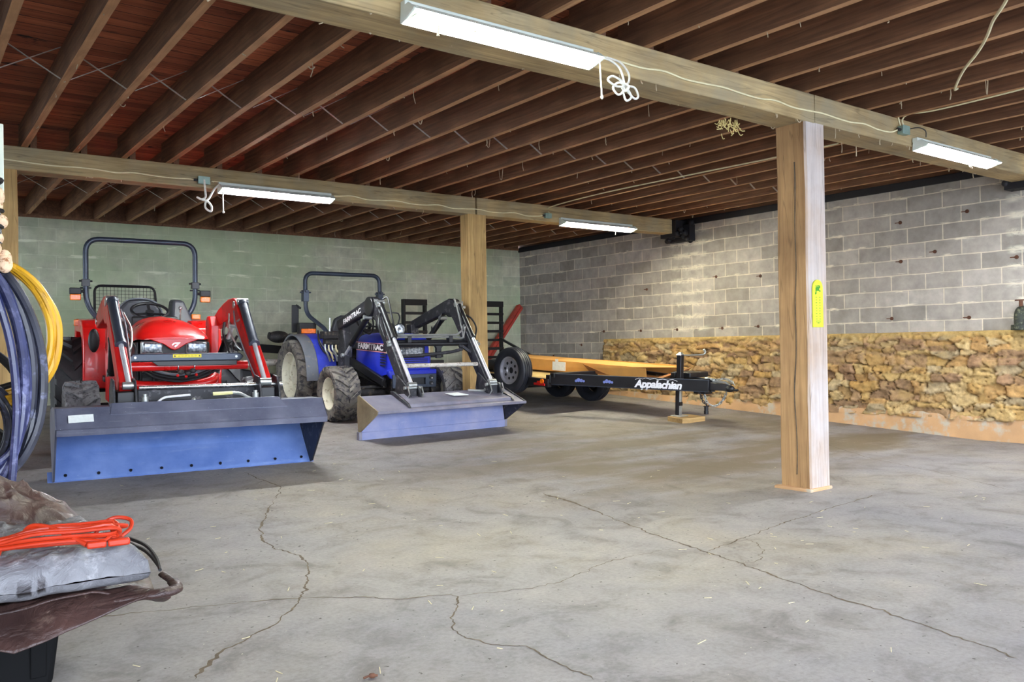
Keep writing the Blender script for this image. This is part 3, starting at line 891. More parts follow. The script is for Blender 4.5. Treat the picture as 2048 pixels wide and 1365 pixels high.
def cable(pts, label, r=.0065, n=10, mat=None, cat='cable'):
    mb = MB(); P = catmull(pts, n)
    mb.tube(P, r, 7)
    return tag(mb.build('electrical_cable', mat or M['cover']), label, cat)
def wavy(x0, x1, y, z, k, amp=.007):
    return [(x0 + (x1 - x0) * i / k, y, z + amp * math.sin(i * 2.1 + x0) - .004 * (i % 2)) for i in range(k + 1)]
cable([(.4, 8.902, 2.95)] + wavy(.9, 2.45, 8.902, 2.93, 9) + [(2.5, 8.885, 2.925)], 'cream cable stapled along the farther girder left of the lamp over the red tractor')
cable([(2.7, 8.885, 2.925), (2.8, 8.90, 2.93)] + wavy(3.9, 7.05, 8.902, 2.915, 16, .012) + [(7.12, 8.885, 2.925)], 'cream cable stapled across the post joint of the farther girder')
cable([(3.5, 3.78, 2.93)] + wavy(3.68, 6.85, 3.793, 2.935, 16, .008) + [(6.95, 3.775, 2.962)], 'cream cable stapled along the nearer girder past the big post')
cable([(7.05, 3.775, 2.99), (7.03, 3.78, 3.06), (7.0, 3.70, 3.085), (6.99, 3.5, 3.066), (6.99, 3.2, 3.064), (6.97, 2.8, 3.064), (6.9, 2.0, 3.066), (6.85, 1.0, 3.066)], 'pale cable turning up from the junction box and away under the joists')
cable([(7.02, 3.79, 2.99), (6.99, 3.793, 3.07), (6.985, 3.793, 3.12)], 'short pale cable running straight up from the girder junction box')
cable([(4.7, 1.9, 3.066), (5.05, 2.1, 3.062), (5.3, 2.28, 3.058), (5.55, 2.43, 3.055), (5.8, 2.60, 3.055), (6.1, 2.83, 3.055), (6.5, 3.08, 3.062), (6.62, 3.12, 3.09)], 'loose pale cable hanging beneath the near joists', .010)
cable([(6.05, 3.95, 2.90), (6.02, 3.94, 2.84), (6.0, 3.93, 2.7), (5.955, 3.92, 2.5), (5.93, 3.92, 2.3)], 'thin pale stick leaning between the big post and its girder', .014, 6, M['block_wood'], 'stick')
cable([(7.24, 8.87, 2.95), (7.22, 8.86, 3.04), (7.19, 7.8, 3.062), (7.26, 6.4, 3.062), (7.34, 5.4, 3.064), (7.36, 4.6, 3.066)], 'thin pale cable under the joists, leading from the farther girder towards the big post', .008)

# steel bridging between joists: two crossing straps in every gap
def straps(b, y, xs, grp, lab, ym=0):
    proto = {}
    for a, c in zip(xs[:-1], xs[1:]):
        w = c - a
        for s in (1, -1):
            if s not in proto:
                mb = MB()
                p, q = Vector((.03, .0, .0)), Vector((w - .03, .0, JH - .01))
                if s < 0: p, q = Vector((.03, .02, JH - .01)), Vector((w - .03, .02, 0.0))
                mb.bar(p, q, .022, .003, (0, 0, 1))
                o = mb.build('bridging_strap', M['strap']); proto[s] = o
            else:
                o = proto[s].copy(); COL.objects.link(o)
            o.location = (a, y + random.uniform(-.03, .03), ZBT + .004)
            o.rotation_euler = (0, 0, random.uniform(-.05, .05))
            tag(o, lab, 'strap', grp)
straps(1, 6.55, JX[1], 'steel bridging between the middle joists', 'thin steel bridging strap crossing between joists midway between the girders')
straps(2, 11.1, JX[2], 'steel bridging between the back joists', 'thin steel bridging strap crossing between joists near the block back wall')

# cobwebs and chaff hanging from the timbers
def webs(n, fn, seed):
    rr = random.Random(seed); mb = MB()
    for k in range(n):
        x, y, z = fn(rr)
        l = rr.choice([.015, .02, .03, .03, .05, .09]) * rr.uniform(.7, 1.2)
        if rr.random() < .1:                                   # a sagging loop
            w = rr.uniform(.03, .06)
            pts = [(x, y, z), (x + w * .3, y, z - l), (x + w * .7, y, z - l * 1.1), (x + w, y, z)]
        else:
            pts = [(x, y, z), (x + rr.uniform(-.01, .01), y, z - l * .5), (x + rr.uniform(-.015, .015), y, z - l)]
        r = rr.uniform(.0016, .0034)
        P = catmull(pts, 4)
        mb.tube(P, [r * (1 + .8 * i / len(P)) for i in range(len(P))], 5)
    return mb
o = webs(90, lambda r: (r.choice(JX[0]) + r.uniform(-.02, .02), r.uniform(1.0, 3.6), ZBT + .004), 1).build('cobwebs', M['web'])
tag(o, 'dusty cobweb strands hanging from the joists in front of the nearer girder', 'cobweb', kind='stuff')
o = webs(120, lambda r: (r.choice(JX[1]) + r.uniform(-.02, .02), r.uniform(4.3, 8.7), ZBT + .004), 2).build('cobwebs', M['web'])
tag(o, 'dusty cobweb strands hanging from the joists between the girders', 'cobweb', kind='stuff')
o = webs(60, lambda r: (r.uniform(1, 9), r.choice([3.81, 4.05, 8.92]), ZB + .008), 3).build('cobwebs', M['web'])
tag(o, 'short dusty cobweb strands along the lower edges of the girders', 'cobweb', kind='stuff')
o = webs(50, lambda r: (r.choice(JX[2]) + r.uniform(-.02, .02), r.uniform(9.4, 13.0), ZBT + .004), 4).build('cobwebs', M['web'])
tag(o, 'dusty cobweb strands hanging from the joists by the back wall', 'cobweb', kind='stuff')

# rusty form-tie ends in the block wall
def tie(y, z):
    mb = MB(); mb.torus((XR - .006, y, z), .016, .007, (1, 0, 0), 12, 6); mb.cyl((XR - .012, y, z), (XR + .02, y, z), .010, n=8)
    mb.span(XR - .004, XR + .01, y + .01, y + .07, z - .004, z + .006)
    return mb.build('wall_tie', M['rust'])
TIES = [(4.62, 2.63), (5.42, 2.60), (5.00, 2.20), (5.42, 2.12), (4.62, 1.40), (5.55, 1.42), (6.95, 2.42), (7.5, 2.1), (8.3, 2.15), (7.55, 1.38), (8.2, 1.37), (9.1, 1.37), (9.9, 1.37), (10.8, 1.38), (11.4, 1.15), (9.75, 2.05), (12.2, .95), (12.9, .97), (4.1, 2.05)]
for y, z in TIES:
    tag(tie(y, z), 'small rusty ring of a form tie stuck in the grey block wall', 'wall tie', 'rusty ties in the block wall')
# standpipe in the niche at the near end of the block wall
t = thing('wall_hydrant', 'dark greenish pipe elbow on the block wall just above the stone', 'pipe', (XR, 4.03, 1.42))
mb = MB(); mb.tube(catmull([(0, 0, .03), (-.09, 0, .03), (-.13, 0, -.03), (-.13, 0, -.14)], 6), .055, 14); mb.build('elbow', M['dark_iron'], t)
mb = MB(); mb.cyl((-.13, 0, -.12), (-.13, 0, -.18), .085, n=18); mb.build('flange', M['dark_iron'], t, bevel=.006)
mb = MB(); mb.cyl((-.09, 0, .08), (-.09, 0, .15), .02, n=10); mb.bar((-.09, -.06, .15), (-.09, .06, .15), .015, .015); mb.build('handle', M['rust'], t)

# yellow thermometer-shaped tag on the big post
t = thing('post_sign', 'narrow yellow round-topped sign with green marks on the big post', 'sign', (5.752, 3.797, 1.445))
mb = MB()
poly = [(-.066, -.182), (.066, -.182), (.066, .12)] + [(.066 * math.cos(a), .12 + .066 * math.sin(a)) for a in np.linspace(0.2, PI - .2, 9)] + [(-.066, .12)]
mb.prism([(x, z) for x, z in poly], 'y', -.008, .0)
M['sign_yellow'] = plain('fluorescent_yellow_enamel', (206, 214, 48), .5, 0, .05, 20)
M['sign_green'] = plain('sign_green_ink', (60, 140, 28), .5, 0, .1, 60)
M['sign_pale'] = plain('sign_pale_green_ink', (140, 164, 44), .5, 0, .1, 60)
mb.build('plate', M['sign_yellow'], t)
mb = MB()
for (x, z, w, h) in [(-.002, .115, .034, .034), (-.026, .10, .012, .05), (.022, .13, .012, .02), (.024, .098, .014, .012), (-.024, .135, .008, .014), (.006, .138, .03, .007), (-.034, .078, .01, .016)]:
    mb.span(x - w / 2, x + w / 2, -.0095, -.0085, z - h / 2, z + h / 2)
mb.build('green_emblem', M['sign_green'], t)
mb = MB(); rr = random.Random(4)
for k in range(9):
    z = .045 - k * .021
    for c in (-.022, .022):
        mb.span(c - .008 + rr.uniform(-.003, .003), c + .008, -.0093, -.0085, z, z + .007)
mb.span(-.03, .03, -.0093, -.0085, -.135, -.131); mb.span(-.012, .012, -.0093, -.0085, -.155, -.14); mb.span(-.03, -.016, -.0093, -.0085, -.145, -.138); mb.span(.016, .03, -.0093, -.0085, -.145, -.138)
mb.build('scale_marks', M['sign_pale'], t)

# red board leaning in the corner behind the trailer
t = MB()
t.bar((8.55, 12.95, zf(12.9) + .02), (9.9, 13.13, 1.93), .10, .12, (0, -1, .2))
t.bar((8.60, 12.86, zf(12.8) + .04), (9.9, 13.06, 1.90), .05, .05, (0, -1, .2))
tag(t.build('leaning_board', M['red_board'], bevel=.008), 'faded red timber board leaning into the back corner behind the trailer', 'board')

# nest of straw and cobweb under the nearer girder, chaff on the floor
mb = MB(); rr = random.Random(12)
for k in range(46):
    a = Vector((5.10 + rr.uniform(-.10, .10), 4.075 + rr.uniform(-.02, .04), 2.85 - abs(rr.gauss(0, .035))))
    b = a + Vector((rr.uniform(-.07, .07), rr.uniform(-.03, .03), rr.uniform(-.06, .0)))
    c = (a + b) / 2 + Vector((0, 0, -.02))
    mb.tube(catmull([a, c, b], 4), .0035, 5)
tag(mb.build('bird_nest', M['straw'] if 'straw' in M else plain('straw', (196, 178, 118), .9, 0, .2, 40)), 'ragged straw nest hanging under the nearer girder beside the big post', 'nest')
mb = MB(); rr = random.Random(31); M['straw'] = plain('dry_straw', (206, 194, 160), .9, 0, .2, 40)
for k in range(130):
    d_ = rr.uniform(1.8, 8.0); a_ = math.radians(rr.uniform(8, 66))
    x, y = d_ * math.sin(a_), d_ * math.cos(a_); t_ = rr.uniform(0, PI); l = rr.uniform(.006, .03)
    e = Vector((math.cos(t_), math.sin(t_), 0)) * l; z = zf(y) + .002
    mb.bar(Vector((x, y, z)) - e, Vector((x, y, z + .001)) + e, .003, .002)
tag(mb.build('straw_bits', M['straw']), 'short bits of straw and chaff scattered over the concrete floor', 'straw', kind='stuff')
mb = MB(); mb.tube(catmull([(1.30, 2.66, .006), (1.325, 2.655, .010), (1.35, 2.652, .006)], 4), [.004] * 4 + [.009] * 3 + [.004] * 2, 6)
tag(mb.build('dead_leaf', M['rust']), 'small curled dark leaf lying on the near concrete', 'leaf')
# ------------------------------------------------------------------ hoses hung on the post
t = thing('hose_hanger', 'black iron hook arm on the post behind the hoses', 'hook', (.26, 3.98, 1.55))
mb = MB(); mb.tube(catmull([(-.0, 0, -.12), (-.0, .12, -.04), (.02, .24, -.04), (.04, .30, -.05), (.04, .36, -.05), (.04, .38, -.0)], 6), .012, 8)
mb.build('arm', M['iron'], t)
mb = MB(); mb.span(-.001, .012, -.05, .08, -.2, .02); mb.build('mounting_plate', M['iron'], t, bevel=.003)

def coil(cx, cz, y, rx, rz, n, r, seed, jit, a0=-.5 * PI, sag=.0, y_amp=.05, tail=None):
    """loops of hose hanging in a flattened ring"""
    rr = random.Random(seed); pts = []
    for k in range(n):
        fx, fz = 1 + rr.uniform(-jit, jit), 1 + rr.uniform(-jit, jit)
        dx, dy = rr.uniform(-jit, jit) * rx * .7, rr.uniform(-1, 1) * y_amp
        for s in range(12):
            a = a0 + 2 * PI * (s / 12)
            z = math.sin(a); x = math.cos(a)
            zz = cz + rz * (z if z > 0 else z * (fz + sag))
            xx = cx + dx + rx * fx * x * (1 - .12 * z)
            pts.append((xx, y + dy + .02 * math.sin(a * 2 + k), zz + rr.uniform(-.006, .006)))
    if tail: pts += tail
    return catmull(pts, 5)
mb = MB(); mb.tube(coil(.33, 1.27, 4.26, .25, .29, 6, .0125, 3, .1, .5 * PI, .12, .03), .0155, 8)
tag(mb.build('garden_hose', M['hose_yellow']), 'yellow hose looped on the post behind the dark hoses', 'hose')
mb = MB(); mb.tube(coil(.31, 1.09, 4.18, .205, .44, 5, .017, 8, .12, .5 * PI, .05, .035), .0185, 8)
tag(mb.build('garden_hose', M['hose_black']), 'thick black hose hanging in long loops in front of the yellow hose', 'hose')
mb = MB(); mb.tube(coil(.27, 1.07, 4.12, .185, .45, 4, .017, 21, .16, .5 * PI, .02, .03, [(.33, 4.09, 1.46), (.39, 4.08, 1.2), (.41, 4.08, .95), (.40, 4.08, .75), (.385, 4.08, .55), (.375, 4.08, .33)]), .0165, 8)
tag(mb.build('garden_hose', M['hose_blue']), 'dusty blue hose hanging in long loops, one end dangling straight down', 'hose')
mb = MB(); mb.tube(coil(.22, .86, 4.22, .20, .20, 4, .012, 5, .12, .5 * PI, .1, .04), .012, 8)
tag(mb.build('garden_hose', M['hose_black']), 'thin black hose coiled low behind the blue hose', 'hose')
# black spoked reel behind the loops
t = thing('hose_reel', 'black spoked reel standing behind the hanging hoses', 'reel', (.22, 4.42, .95))
for s in (-1, 1):
    mb = MB(); mb.torus((0, s * .05, 0), .25, .016, (0, 1, 0), 36, 8); mb.torus((0, s * .05, 0), .10, .012, (0, 1, 0), 24, 6)
    mb.build('rim', M['plastic'], t)
    for k in range(6):
        a = 2 * PI * k / 6 + .3
        mb = MB(); mb.cyl((.03 * math.cos(a), s * .05, .03 * math.sin(a)), (.25 * math.cos(a), s * .05, .25 * math.sin(a)), .011, n=8)
        mb.build('spoke', M['plastic'], t)
mb = MB(); mb.cyl((0, -.09, 0), (0, .09, 0), .05, n=18); mb.cyl((0, -.11, 0), (0, -.05, 0), .025, n=12); mb.build('hub', M['plastic'], t)
for s in (-1, 1):
    mb = MB(); mb.bar((-.05, s * .075, 0), (-.22, s * .075, -.95), .03, .03, (0, 1, 0)); mb.build('leg', M['plastic'], t)
    mb = MB(); mb.bar((.05, s * .075, 0), (.10, s * .075, -.95), .03, .03, (0, 1, 0)); mb.build('leg', M['plastic'], t)
mb = MB(); mb.tube(catmull([(.20, -.12, .22), (.245, -.12, .05), (.235, -.12, -.12), (.14, -.12, -.25), (0, -.12, -.27), (-.12, -.12, -.2)], 8), .008, 6)
tag(mb.build('cord', M['rust'], t), 'brown rope end')

# knotted cream cotton bundle and the pale board above the hoses
t = thing('board', 'pale painted board hanging from the post above the knotted cotton bundle', 'board', (.30, 4.2, 1.95))
mb = MB(); mb.span(-.2, .086, 0, .02, -.14, .20); mb.build('panel', M['pale_board'], t, bevel=.004)
mb = MB(); mb.span(-.16, -.06, -.131, .0, .02, .10); mb.build('bracket', M['block_wood'], t)
mb = MB(); mb.tube(catmull([(.03, -.01, -.14), (.055, -.015, -.06), (.06, -.012, 0)], 5), .006, 6); mb.build('hook', M['steel'], t)
t = thing('knotted_rope', 'bundle of cream knotted cotton rope with black cord, hung over the hoses', 'rope', (.36, 4.12, 1.72))
rr = random.Random(2)
for k in range(9):
    mb = MB(); z = .09 - .035 * k + rr.uniform(-.01, .01); x = -.02 + .03 * (k / 9) + rr.uniform(-.03, .02)
    mb.ball((x, rr.uniform(-.02, .02), z), 1, 10, 7, (.026 * rr.uniform(.8, 1.2), .026, .034 * rr.uniform(.8, 1.2)))
    mb.build('knot', M['cream_knot'], t)
for k in range(4):
    mb = MB(); z = .16 - .06 * k
    mb.torus((-.02, 0, z), .032, .008, (rr.uniform(-.4, .4), rr.uniform(-.4, .4), 1), 16, 6)
    mb.build('black_lashing', M['hose'], t)
mb = MB(); mb.tube([(-.03, 0, .32), (-.02, .0, .2), (-.01, 0, -.1)], .02, 8); mb.build('core_cord', M['hose'], t)

# ------------------------------------------------------------------ tarpaulins on the black bin
t = thing('storage_bin', 'black plastic bin under the folded tarpaulins', 'bin', (.06, 3.46, 0))
mb = MB()
w0, w1, d0, d1, h = .37, .41, .17, .20, .345
mb.hexa([Vector(p) for p in ((-w0, -d0, 0), (w0, -d0, 0), (-w0, d0, 0), (w0, d0, 0), (-w1, -d1, h), (w1, -d1, h), (-w1, d1, h), (w1, d1, h))])
mb.build('body', M['bin'], t, bevel=.02, seg=3)
mb = MB(); mb.span(-w1 - .018, w1 + .018, -d1 - .018, d1 + .018, h - .03, h + .006); mb.build('lid', M['bin'], t, bevel=.008)
for k in (-.25, -.05, .15, .3):
    mb = MB(); mb.hexa([Vector(p) for p in ((k, -d0 - .008, .04), (k + .05, -d0 - .008, .04), (k, -d0 + .01, .04), (k + .05, -d0 + .01, .04), (k, -d1 - .006, .29), (k + .05, -d1 - .006, .29), (k, -d1 + .01, .29), (k + .05, -d1 + .01, .29))]); mb.build('rib', M['bin'], t, bevel=.004)

def fr(x, y, z, s, amp, oct=5):
    return noise.fractal((x * s, y * s, z * s), 1.0, 2.1, oct) * amp
def ridge(x, y, s, seed):
    n = noise.noise((x * s, y * s, seed)); return 1 - abs(n) * 2
# brown tarp: spread over the bin, its front corner flap hanging over the edge
def sheet_tarp():
    mb = MB()
    def f(u, v):
        x = -.50 + 1.22 * u; y = 2.98 + .80 * v
        # outline: the near right corner reaches out, the near edge slants away to the right
        edge = .10 * max(0, u - .62) / .38
        y -= (1 - v) * edge * 1.0
        z = .385 + fr(x, y, 1.0, 3.0, .012) + .012 * ridge(x, y, 5, 3.1)
        front = max(0, 3.24 - y)                               # overhang past the bin front
        z -= front * .12 * (1 - max(0, min(1, (x - .28) / .25)))
        side = max(0, x - .49)
        z -= side * .28
        z += .03 * max(0, min(1, (x - .5) / .2)) * math.sin(y * 14)
        return Vector((x, y, z))
    mb.grid(f, 70, 44)
    o = mb.build('brown_tarp', M['tarp_brown'], angle=180)
    so = o.modifiers.new('t', 'SOLIDIFY'); so.thickness = .006; so.offset = 1
    return o
tb = tag(sheet_tarp(), 'flat brown tarpaulin over the black bin, under the folded silver one', 'tarp')
def flap():
    mb = MB()
    A, B = Vector((-.05, 3.05, .37)), Vector((.62, 2.96, .385))
    def f(u, v):
        top = A.lerp(B, u)
        tip = Vector((.275, 2.93, .268))
        bot = Vector((.0, 3.0, .33)).lerp(tip, min(1, u / .42)) if u < .42 else tip.lerp(Vector((.69, 2.87, .385)), (u - .42) / .58)
        p = top.lerp(bot, v)
        p.y -= .05 * math.sin(v * PI * .5) + .012 * math.sin(u * 9 + v * 3)
        p.z += fr(p.x, p.y, p.z, 6, .006)
        return p
    mb.grid(f, 50, 16)
    o = mb.build('corner_flap', M['tarp_brown'], tb, angle=180)
    so = o.modifiers.new('t', 'SOLIDIFY'); so.thickness = .004
flap()
# rolled hem standing out at the near right corner
mb = MB(); mb.tube(catmull([(.46, 2.93, .36), (.56, 2.885, .365), (.65, 2.86, .372), (.725, 2.86, .375), (.745, 2.93, .378), (.735, 3.05, .385)], 6), [.012] * 6 + [.018] * 6 + [.026] * 8 + [.02] * 6 + [.014] * 5, 10, flat=.6)
mb.build('rolled_hem', M['tarp_brown'], tb, angle=180)

# silver tarp folded into a thick pad
def pad(poly, zb, zt, nu, nv, mat, name, amp, seed, round_=.085):
    """cushion over a quadrilateral footprint (near-left, near-right, far-right, far-left)"""
    a, b, c, d = [Vector(p + (0,)) for p in poly]
    mb = MB()
    def foot(u, v):
        p = a.lerp(b, u).lerp(d.lerp(c, u), v)
        e = .018 * noise.noise((u * 5, v * 5, seed))
        return Vector((p.x + e, p.y + .03 * noise.noise((u * 4 + 3, v * 4, seed)) + .022 * noise.noise((u * 13, v * 3, seed + 3)) * (1 - v), 0))
    def top(u, v):
        p = foot(u, v)
        m = min(u, 1 - u, v, 1 - v)
        k = min(1, m / round_); k = math.sqrt(1 - (1 - k) ** 2)
        w_ = noise.noise_vector((p.x * 4, p.y * 4, seed)) * .06
        cr = fr(p.x, p.y, seed, 4, amp) + amp * .9 * (ridge(p.x + w_.x, p.y + w_.y, 6.5, seed) ** 3) + amp * .5 * (ridge(p.x + w_.y, p.y * 1.6 + w_.x, 14, seed + 2) ** 5)
        z = zb + (zt - zb) * (.30 + .70 * k) + cr * (.25 + .75 * k)
        return Vector((p.x, p.y, z))
    def bot(u, v):
        p = foot(u, v); m = min(u, 1 - u, v, 1 - v); k = min(1, m / round_); k = math.sqrt(1 - (1 - k) ** 2)
        return Vector((p.x, p.y, zb + (zt - zb) * .30 * (1 - k)))
    mb.grid(top, nu, nv); mb.grid(bot, nu, nv)
    o = mb.build(name, mat, angle=180)
    w = o.modifiers.new('w', 'WELD'); w.merge_threshold = .0005
    return o
tg = tag(pad([(-.42, 2.99), (.655, 2.86), (.60, 3.62), (-.30, 3.60)], .405, .522, 130, 80, M['tarp_grey'], 'silver_tarp', .016, 4.4), 'folded silver grey tarpaulin with an orange cord on it', 'tarp')
for q, zz in ((0, .008), (1, .0)):
    mb = MB()
    mb.tube(catmull([(.655, 3.17 + q * .03, .50 - q * .02), (.69, 3.08, .485 - q * .02), (.705, 3.0 - q * .02, .455 - q * .02), (.70, 2.93, .43)], 6), .006, 6)
    mb.build('black_hem_cord', M['hose'], tg)
# crumpled brown tarp heaped behind
def heap():
    mb = MB()
    def f(u, v):
        x = -.55 + 1.21 * u; y = 3.50 + .29 * v
        ex = min(1, (1 - u) / .36) ** .6; ey = min(1, v / .5) * min(1, (1 - v) / .2)
        k = max(0, ex * (ey ** .6))
        z = .40 + .29 * k
        w_ = noise.noise_vector((x * 3.5, y * 3.5, 2.2)) * .08
        z += k * (fr(x, y, 2.2, 3.2, .035) + .06 * ridge(x + w_.x, y + w_.y, 3.6, 7.7) * abs(ridge(x + w_.x, y + w_.y, 3.6, 7.7)) + .035 * ridge(x + y + w_.y, y - x + w_.x, 6, 1.2) ** 3) - .012 * (1 - k)
        return Vector((x, y, z))
    mb.grid(f, 100, 60)
    o = mb.build('brown_tarp', M['tarp_brown'], angle=180)
    so = o.modifiers.new('t', 'SOLIDIFY'); so.thickness = .006; so.offset = -1
    return o
tag(heap(), 'crumpled brown tarpaulin heaped behind the folded silver one', 'tarp')

# orange extension cord: a long hank tied round the middle
t = thing('extension_cord', 'hank of orange extension cord lying on the silver tarpaulin', 'extension cord', (.30, 2.985, .54))
rr = random.Random(9)
ax = Vector((.94, -.33, 0)).normalized(); sd = Vector((.33, .94, 0)).normalized()
pts = []
for k in range(8):
    o1, h1 = rr.uniform(-.07, .07), rr.uniform(-.006, .06)
    o2, h2 = rr.uniform(-.07, .07), rr.uniform(-.006, .06)
    L0, L1 = -.45 + rr.uniform(-.03, .03), .28 + rr.uniform(-.035, .02)
    for s, o_, h_ in ((0, o1, h1), (1, o2, h2)):
        seq = [L0, -.25, -.09, .06, .18, L1] if s == 0 else [L1 + .012, .17, .05, -.09, -.25, L0 - .01]
        for a in seq:
            pinch = .45 + .55 * min(1, abs(a + .09) / .16)
            pts.append(ax * a + sd * (o_ * pinch) + Vector((0, 0, .012 + h_ * pinch + .004 * rr.uniform(-1, 1))))
mb = MB(); mb.tube(catmull(pts, 4), .0062, 7); mb.build('coil', M['cord_orange'], t)
mb = MB()
w = []
for k in range(3 * 10 + 1):
    a = 2 * PI * k / 10
    w.append(ax * (-.095 + .012 * k / 10) + sd * (.04 * math.cos(a)) + Vector((0, 0, .018 + .030 * math.sin(a))))
mb.tube(catmull(w, 3), .0075, 7)
mb.build('tie_wrap', M['cord_orange'], t)
mb = MB()
mb.tube(catmull([ax * .0 + sd * .03 + V(0, 0, .04), ax * .03 + sd * .02 + V(0, 0, .075), ax * .09 + sd * .0 + V(0, 0, .07), ax * .15 - sd * .03 + V(0, 0, .045), ax * .20 - sd * .055 + V(0, 0, .02)], 7), .0075, 7)
mb.tube(catmull([ax * .20 + sd * .05 + V(0, 0, .02), ax * .225 + sd * .085 + V(0, 0, .055), ax * .26 + sd * .10 + V(0, 0, .07), ax * .305 + sd * .09 + V(0, 0, .062), ax * .31 + sd * .06 + V(0, 0, .04), ax * .285 + sd * .03 + V(0, 0, .02)], 7), .0065, 7)
mb.build('loose_loop', M['cord_orange'], t)
mb = MB(); p, q = ax * .20 - sd * .055 + V(0, 0, .018), ax * .255 - sd * .045 + V(0, 0, .018)
mb.bar(p, q, .026, .022); mb.build('plug', M['cord_orange'], t, bevel=.006)
mb = MB(); p, q = ax * .258 - sd * .044 + V(0, 0, .018), ax * .32 - sd * .03 + V(0, 0, .018)
mb.bar(p, q, .026, .022); mb.build('socket', M['cord_orange'], t, bevel=.006)
# ------------------------------------------------------------------ shared tractor pieces
def tyre_mb(R, w, rR, lugs, lug_h, sweep, lug_w, trail=False):
    """tyre about the x axis, centred on the origin"""
    mb = MB(); h = w / 2; Rb = R - lug_h
    half = [(.74 * h, rR), (.86 * h, rR + .02), (.98 * h, rR + (R - rR) * .36), (h, rR + (R - rR) * .60), (.96 * h, rR + (R - rR) * .82), (.84 * h, Rb - .006), (.5 * h, Rb), (0, Rb + .002)]
    prof = half + [(-a, r) for a, r in half[::-1][1:]]
    mb.lathe(prof, (0, 0, 0), (1, 0, 0), 44)
    mb.lathe([(.74 * h, rR), (-.74 * h, rR)], (0, 0, 0), (1, 0, 0), 44)
    for s in (-1, 1):
        for k in range(lugs):
            base = 2 * PI * (k + (.5 if s > 0 else 0)) / lugs
            path = [(.03, 0, R), (.30, sweep * .30, R), (.62, sweep * .72, R), (.90, sweep * 1.0, R - .004), (1.0, sweep * 1.08, rR + (R - rR) * .80)]
            vs = []
            for (q, da, r) in path:
                a = base + da
                for ww, rr in ((-lug_w, r), (lug_w, r), (lug_w * 1.15, r - lug_h - .012), (-lug_w * 1.15, r - lug_h - .012)):
                    an = a + ww / R
                    vs.append(Vector((s * q * h * (1.0 if q < 1 else 1.01), math.cos(an) * rr, math.sin(an) * rr)))
            fs = []
            for i in range(len(path) - 1):
                for j in range(4):
                    fs.append((i * 4 + j, i * 4 + (j + 1) % 4, i * 4 + 4 + (j + 1) % 4, i * 4 + 4 + j))
            fs += [(3, 2, 1, 0), tuple((len(path) - 1) * 4 + j for j in range(4))]
            mb.add(vs, fs)
    return mb

def rim_mb(rR, w, s, bolts=6):
    mb = MB(); h = w / 2
    prof = [(.70 * h, rR * .99), (.80 * h, rR * 1.03), (.82 * h, rR * .97), (.66 * h, rR * .91), (.30 * h, rR * .87), (.20 * h, rR * .80), (.34 * h, rR * .62), (.30 * h, rR * .40), (.42 * h, rR * .30), (.46 * h, rR * .16), (.46 * h, .0005)]
    mb.lathe([(s * a, r) for a, r in prof], (0, 0, 0), (1, 0, 0), 36)
    for k in range(bolts):
        a = 2 * PI * k / bolts
        c = Vector((0, math.cos(a), math.sin(a))) * rR * .48
        mb.cyl(c + V(s * .28 * h, 0, 0), c + V(s * .42 * h, 0, 0), .012, n=6)
    return mb

def wheel(name, par, c, R, w, rR, s, rubber, rimm, lugs, lug_h, sweep, lug_w, tilt=0, steer=0):
    n = node(name, par, c, (0, 0, steer))
    tyre_mb(R, w, rR, lugs, lug_h, sweep * s, lug_w).build('tyre', rubber, n, angle=30)
    rim_mb(rR, w, s).build('rim', rimm, n, angle=30)
    return n

def hood_mb(secs, ne=2.6, nu=22, steps=5):
    """secs: (y, half width, z bottom, z top, ridge)"""
    P = catmull([Vector((s[0], s[1], s[2])) for s in secs], steps)
    Q = catmull([Vector((s[0], s[3], s[4])) for s in secs], steps)
    mb = MB(); rows = []
    for a, b in zip(P, Q):
        y, w, zb, zt, rg = a.x, a.y, a.z, b.y, b.z
        row = []
        for i in range(nu + 1):
            th = PI * i / nu
            x = -w * math.copysign(abs(math.cos(th)) ** (2 / ne), math.cos(th))
            z = zb + (zt - zb) * abs(math.sin(th)) ** (2 / ne)
            z += rg * math.exp(-(x / .03) ** 2)
            row.append(Vector((x, y, z)))
        rows.append(row)
    vs = [v for r in rows for v in r]; n = nu + 1
    fs = [(j * n + i, j * n + i + 1, (j + 1) * n + i + 1, (j + 1) * n + i) for j in range(len(rows) - 1) for i in range(nu)]
    mb.add(vs, fs)
    mb.add(rows[0], [tuple(range(n))])
    mb.add(rows[-1], [tuple(range(n))[::-1]])
    return mb

def cylinder_part(name, par, p0, p1, rb, rr, split, barrel, rod=None, rev=False):
    """hydraulic cylinder: barrel and chromed rod"""
    p0, p1 = Vector(p0), Vector(p1); d = (p1 - p0).normalized(); L = (p1 - p0).length
    n = node(name, par)
    m = p0 + d * L * split
    mb = MB(); mb.cyl(p0 + d * .03, m, rb, n=20); mb.cyl(m - d * .03, m + d * .012, rb * 1.14, n=20); mb.cyl(p0 + d * .02, p0 + d * .06, rb * 1.1, n=20)
    mb.build('barrel', barrel, n, angle=40)
    mb = MB(); mb.cyl(m, p1 - d * .01, rr, n=16); mb.build('rod', rod or M['rod'], n)
    mb = MB()
    for q in (p0, p1):
        mb.cyl(q - V(.05, 0, 0), q + V(.05, 0, 0), rr * 1.5, n=14)
    mb.build('pin', M['zinc'], n)
    return n

def hose_part(par, pts, r=.011, mat=None, name='hydraulic_hose', n=7):
    mb = MB(); mb.tube(catmull(pts, n), r, 8)
    return mb.build(name, mat or M['hose'], par)

def bent_u(pts, r, rad):
    return fillet(pts, rad, 8)

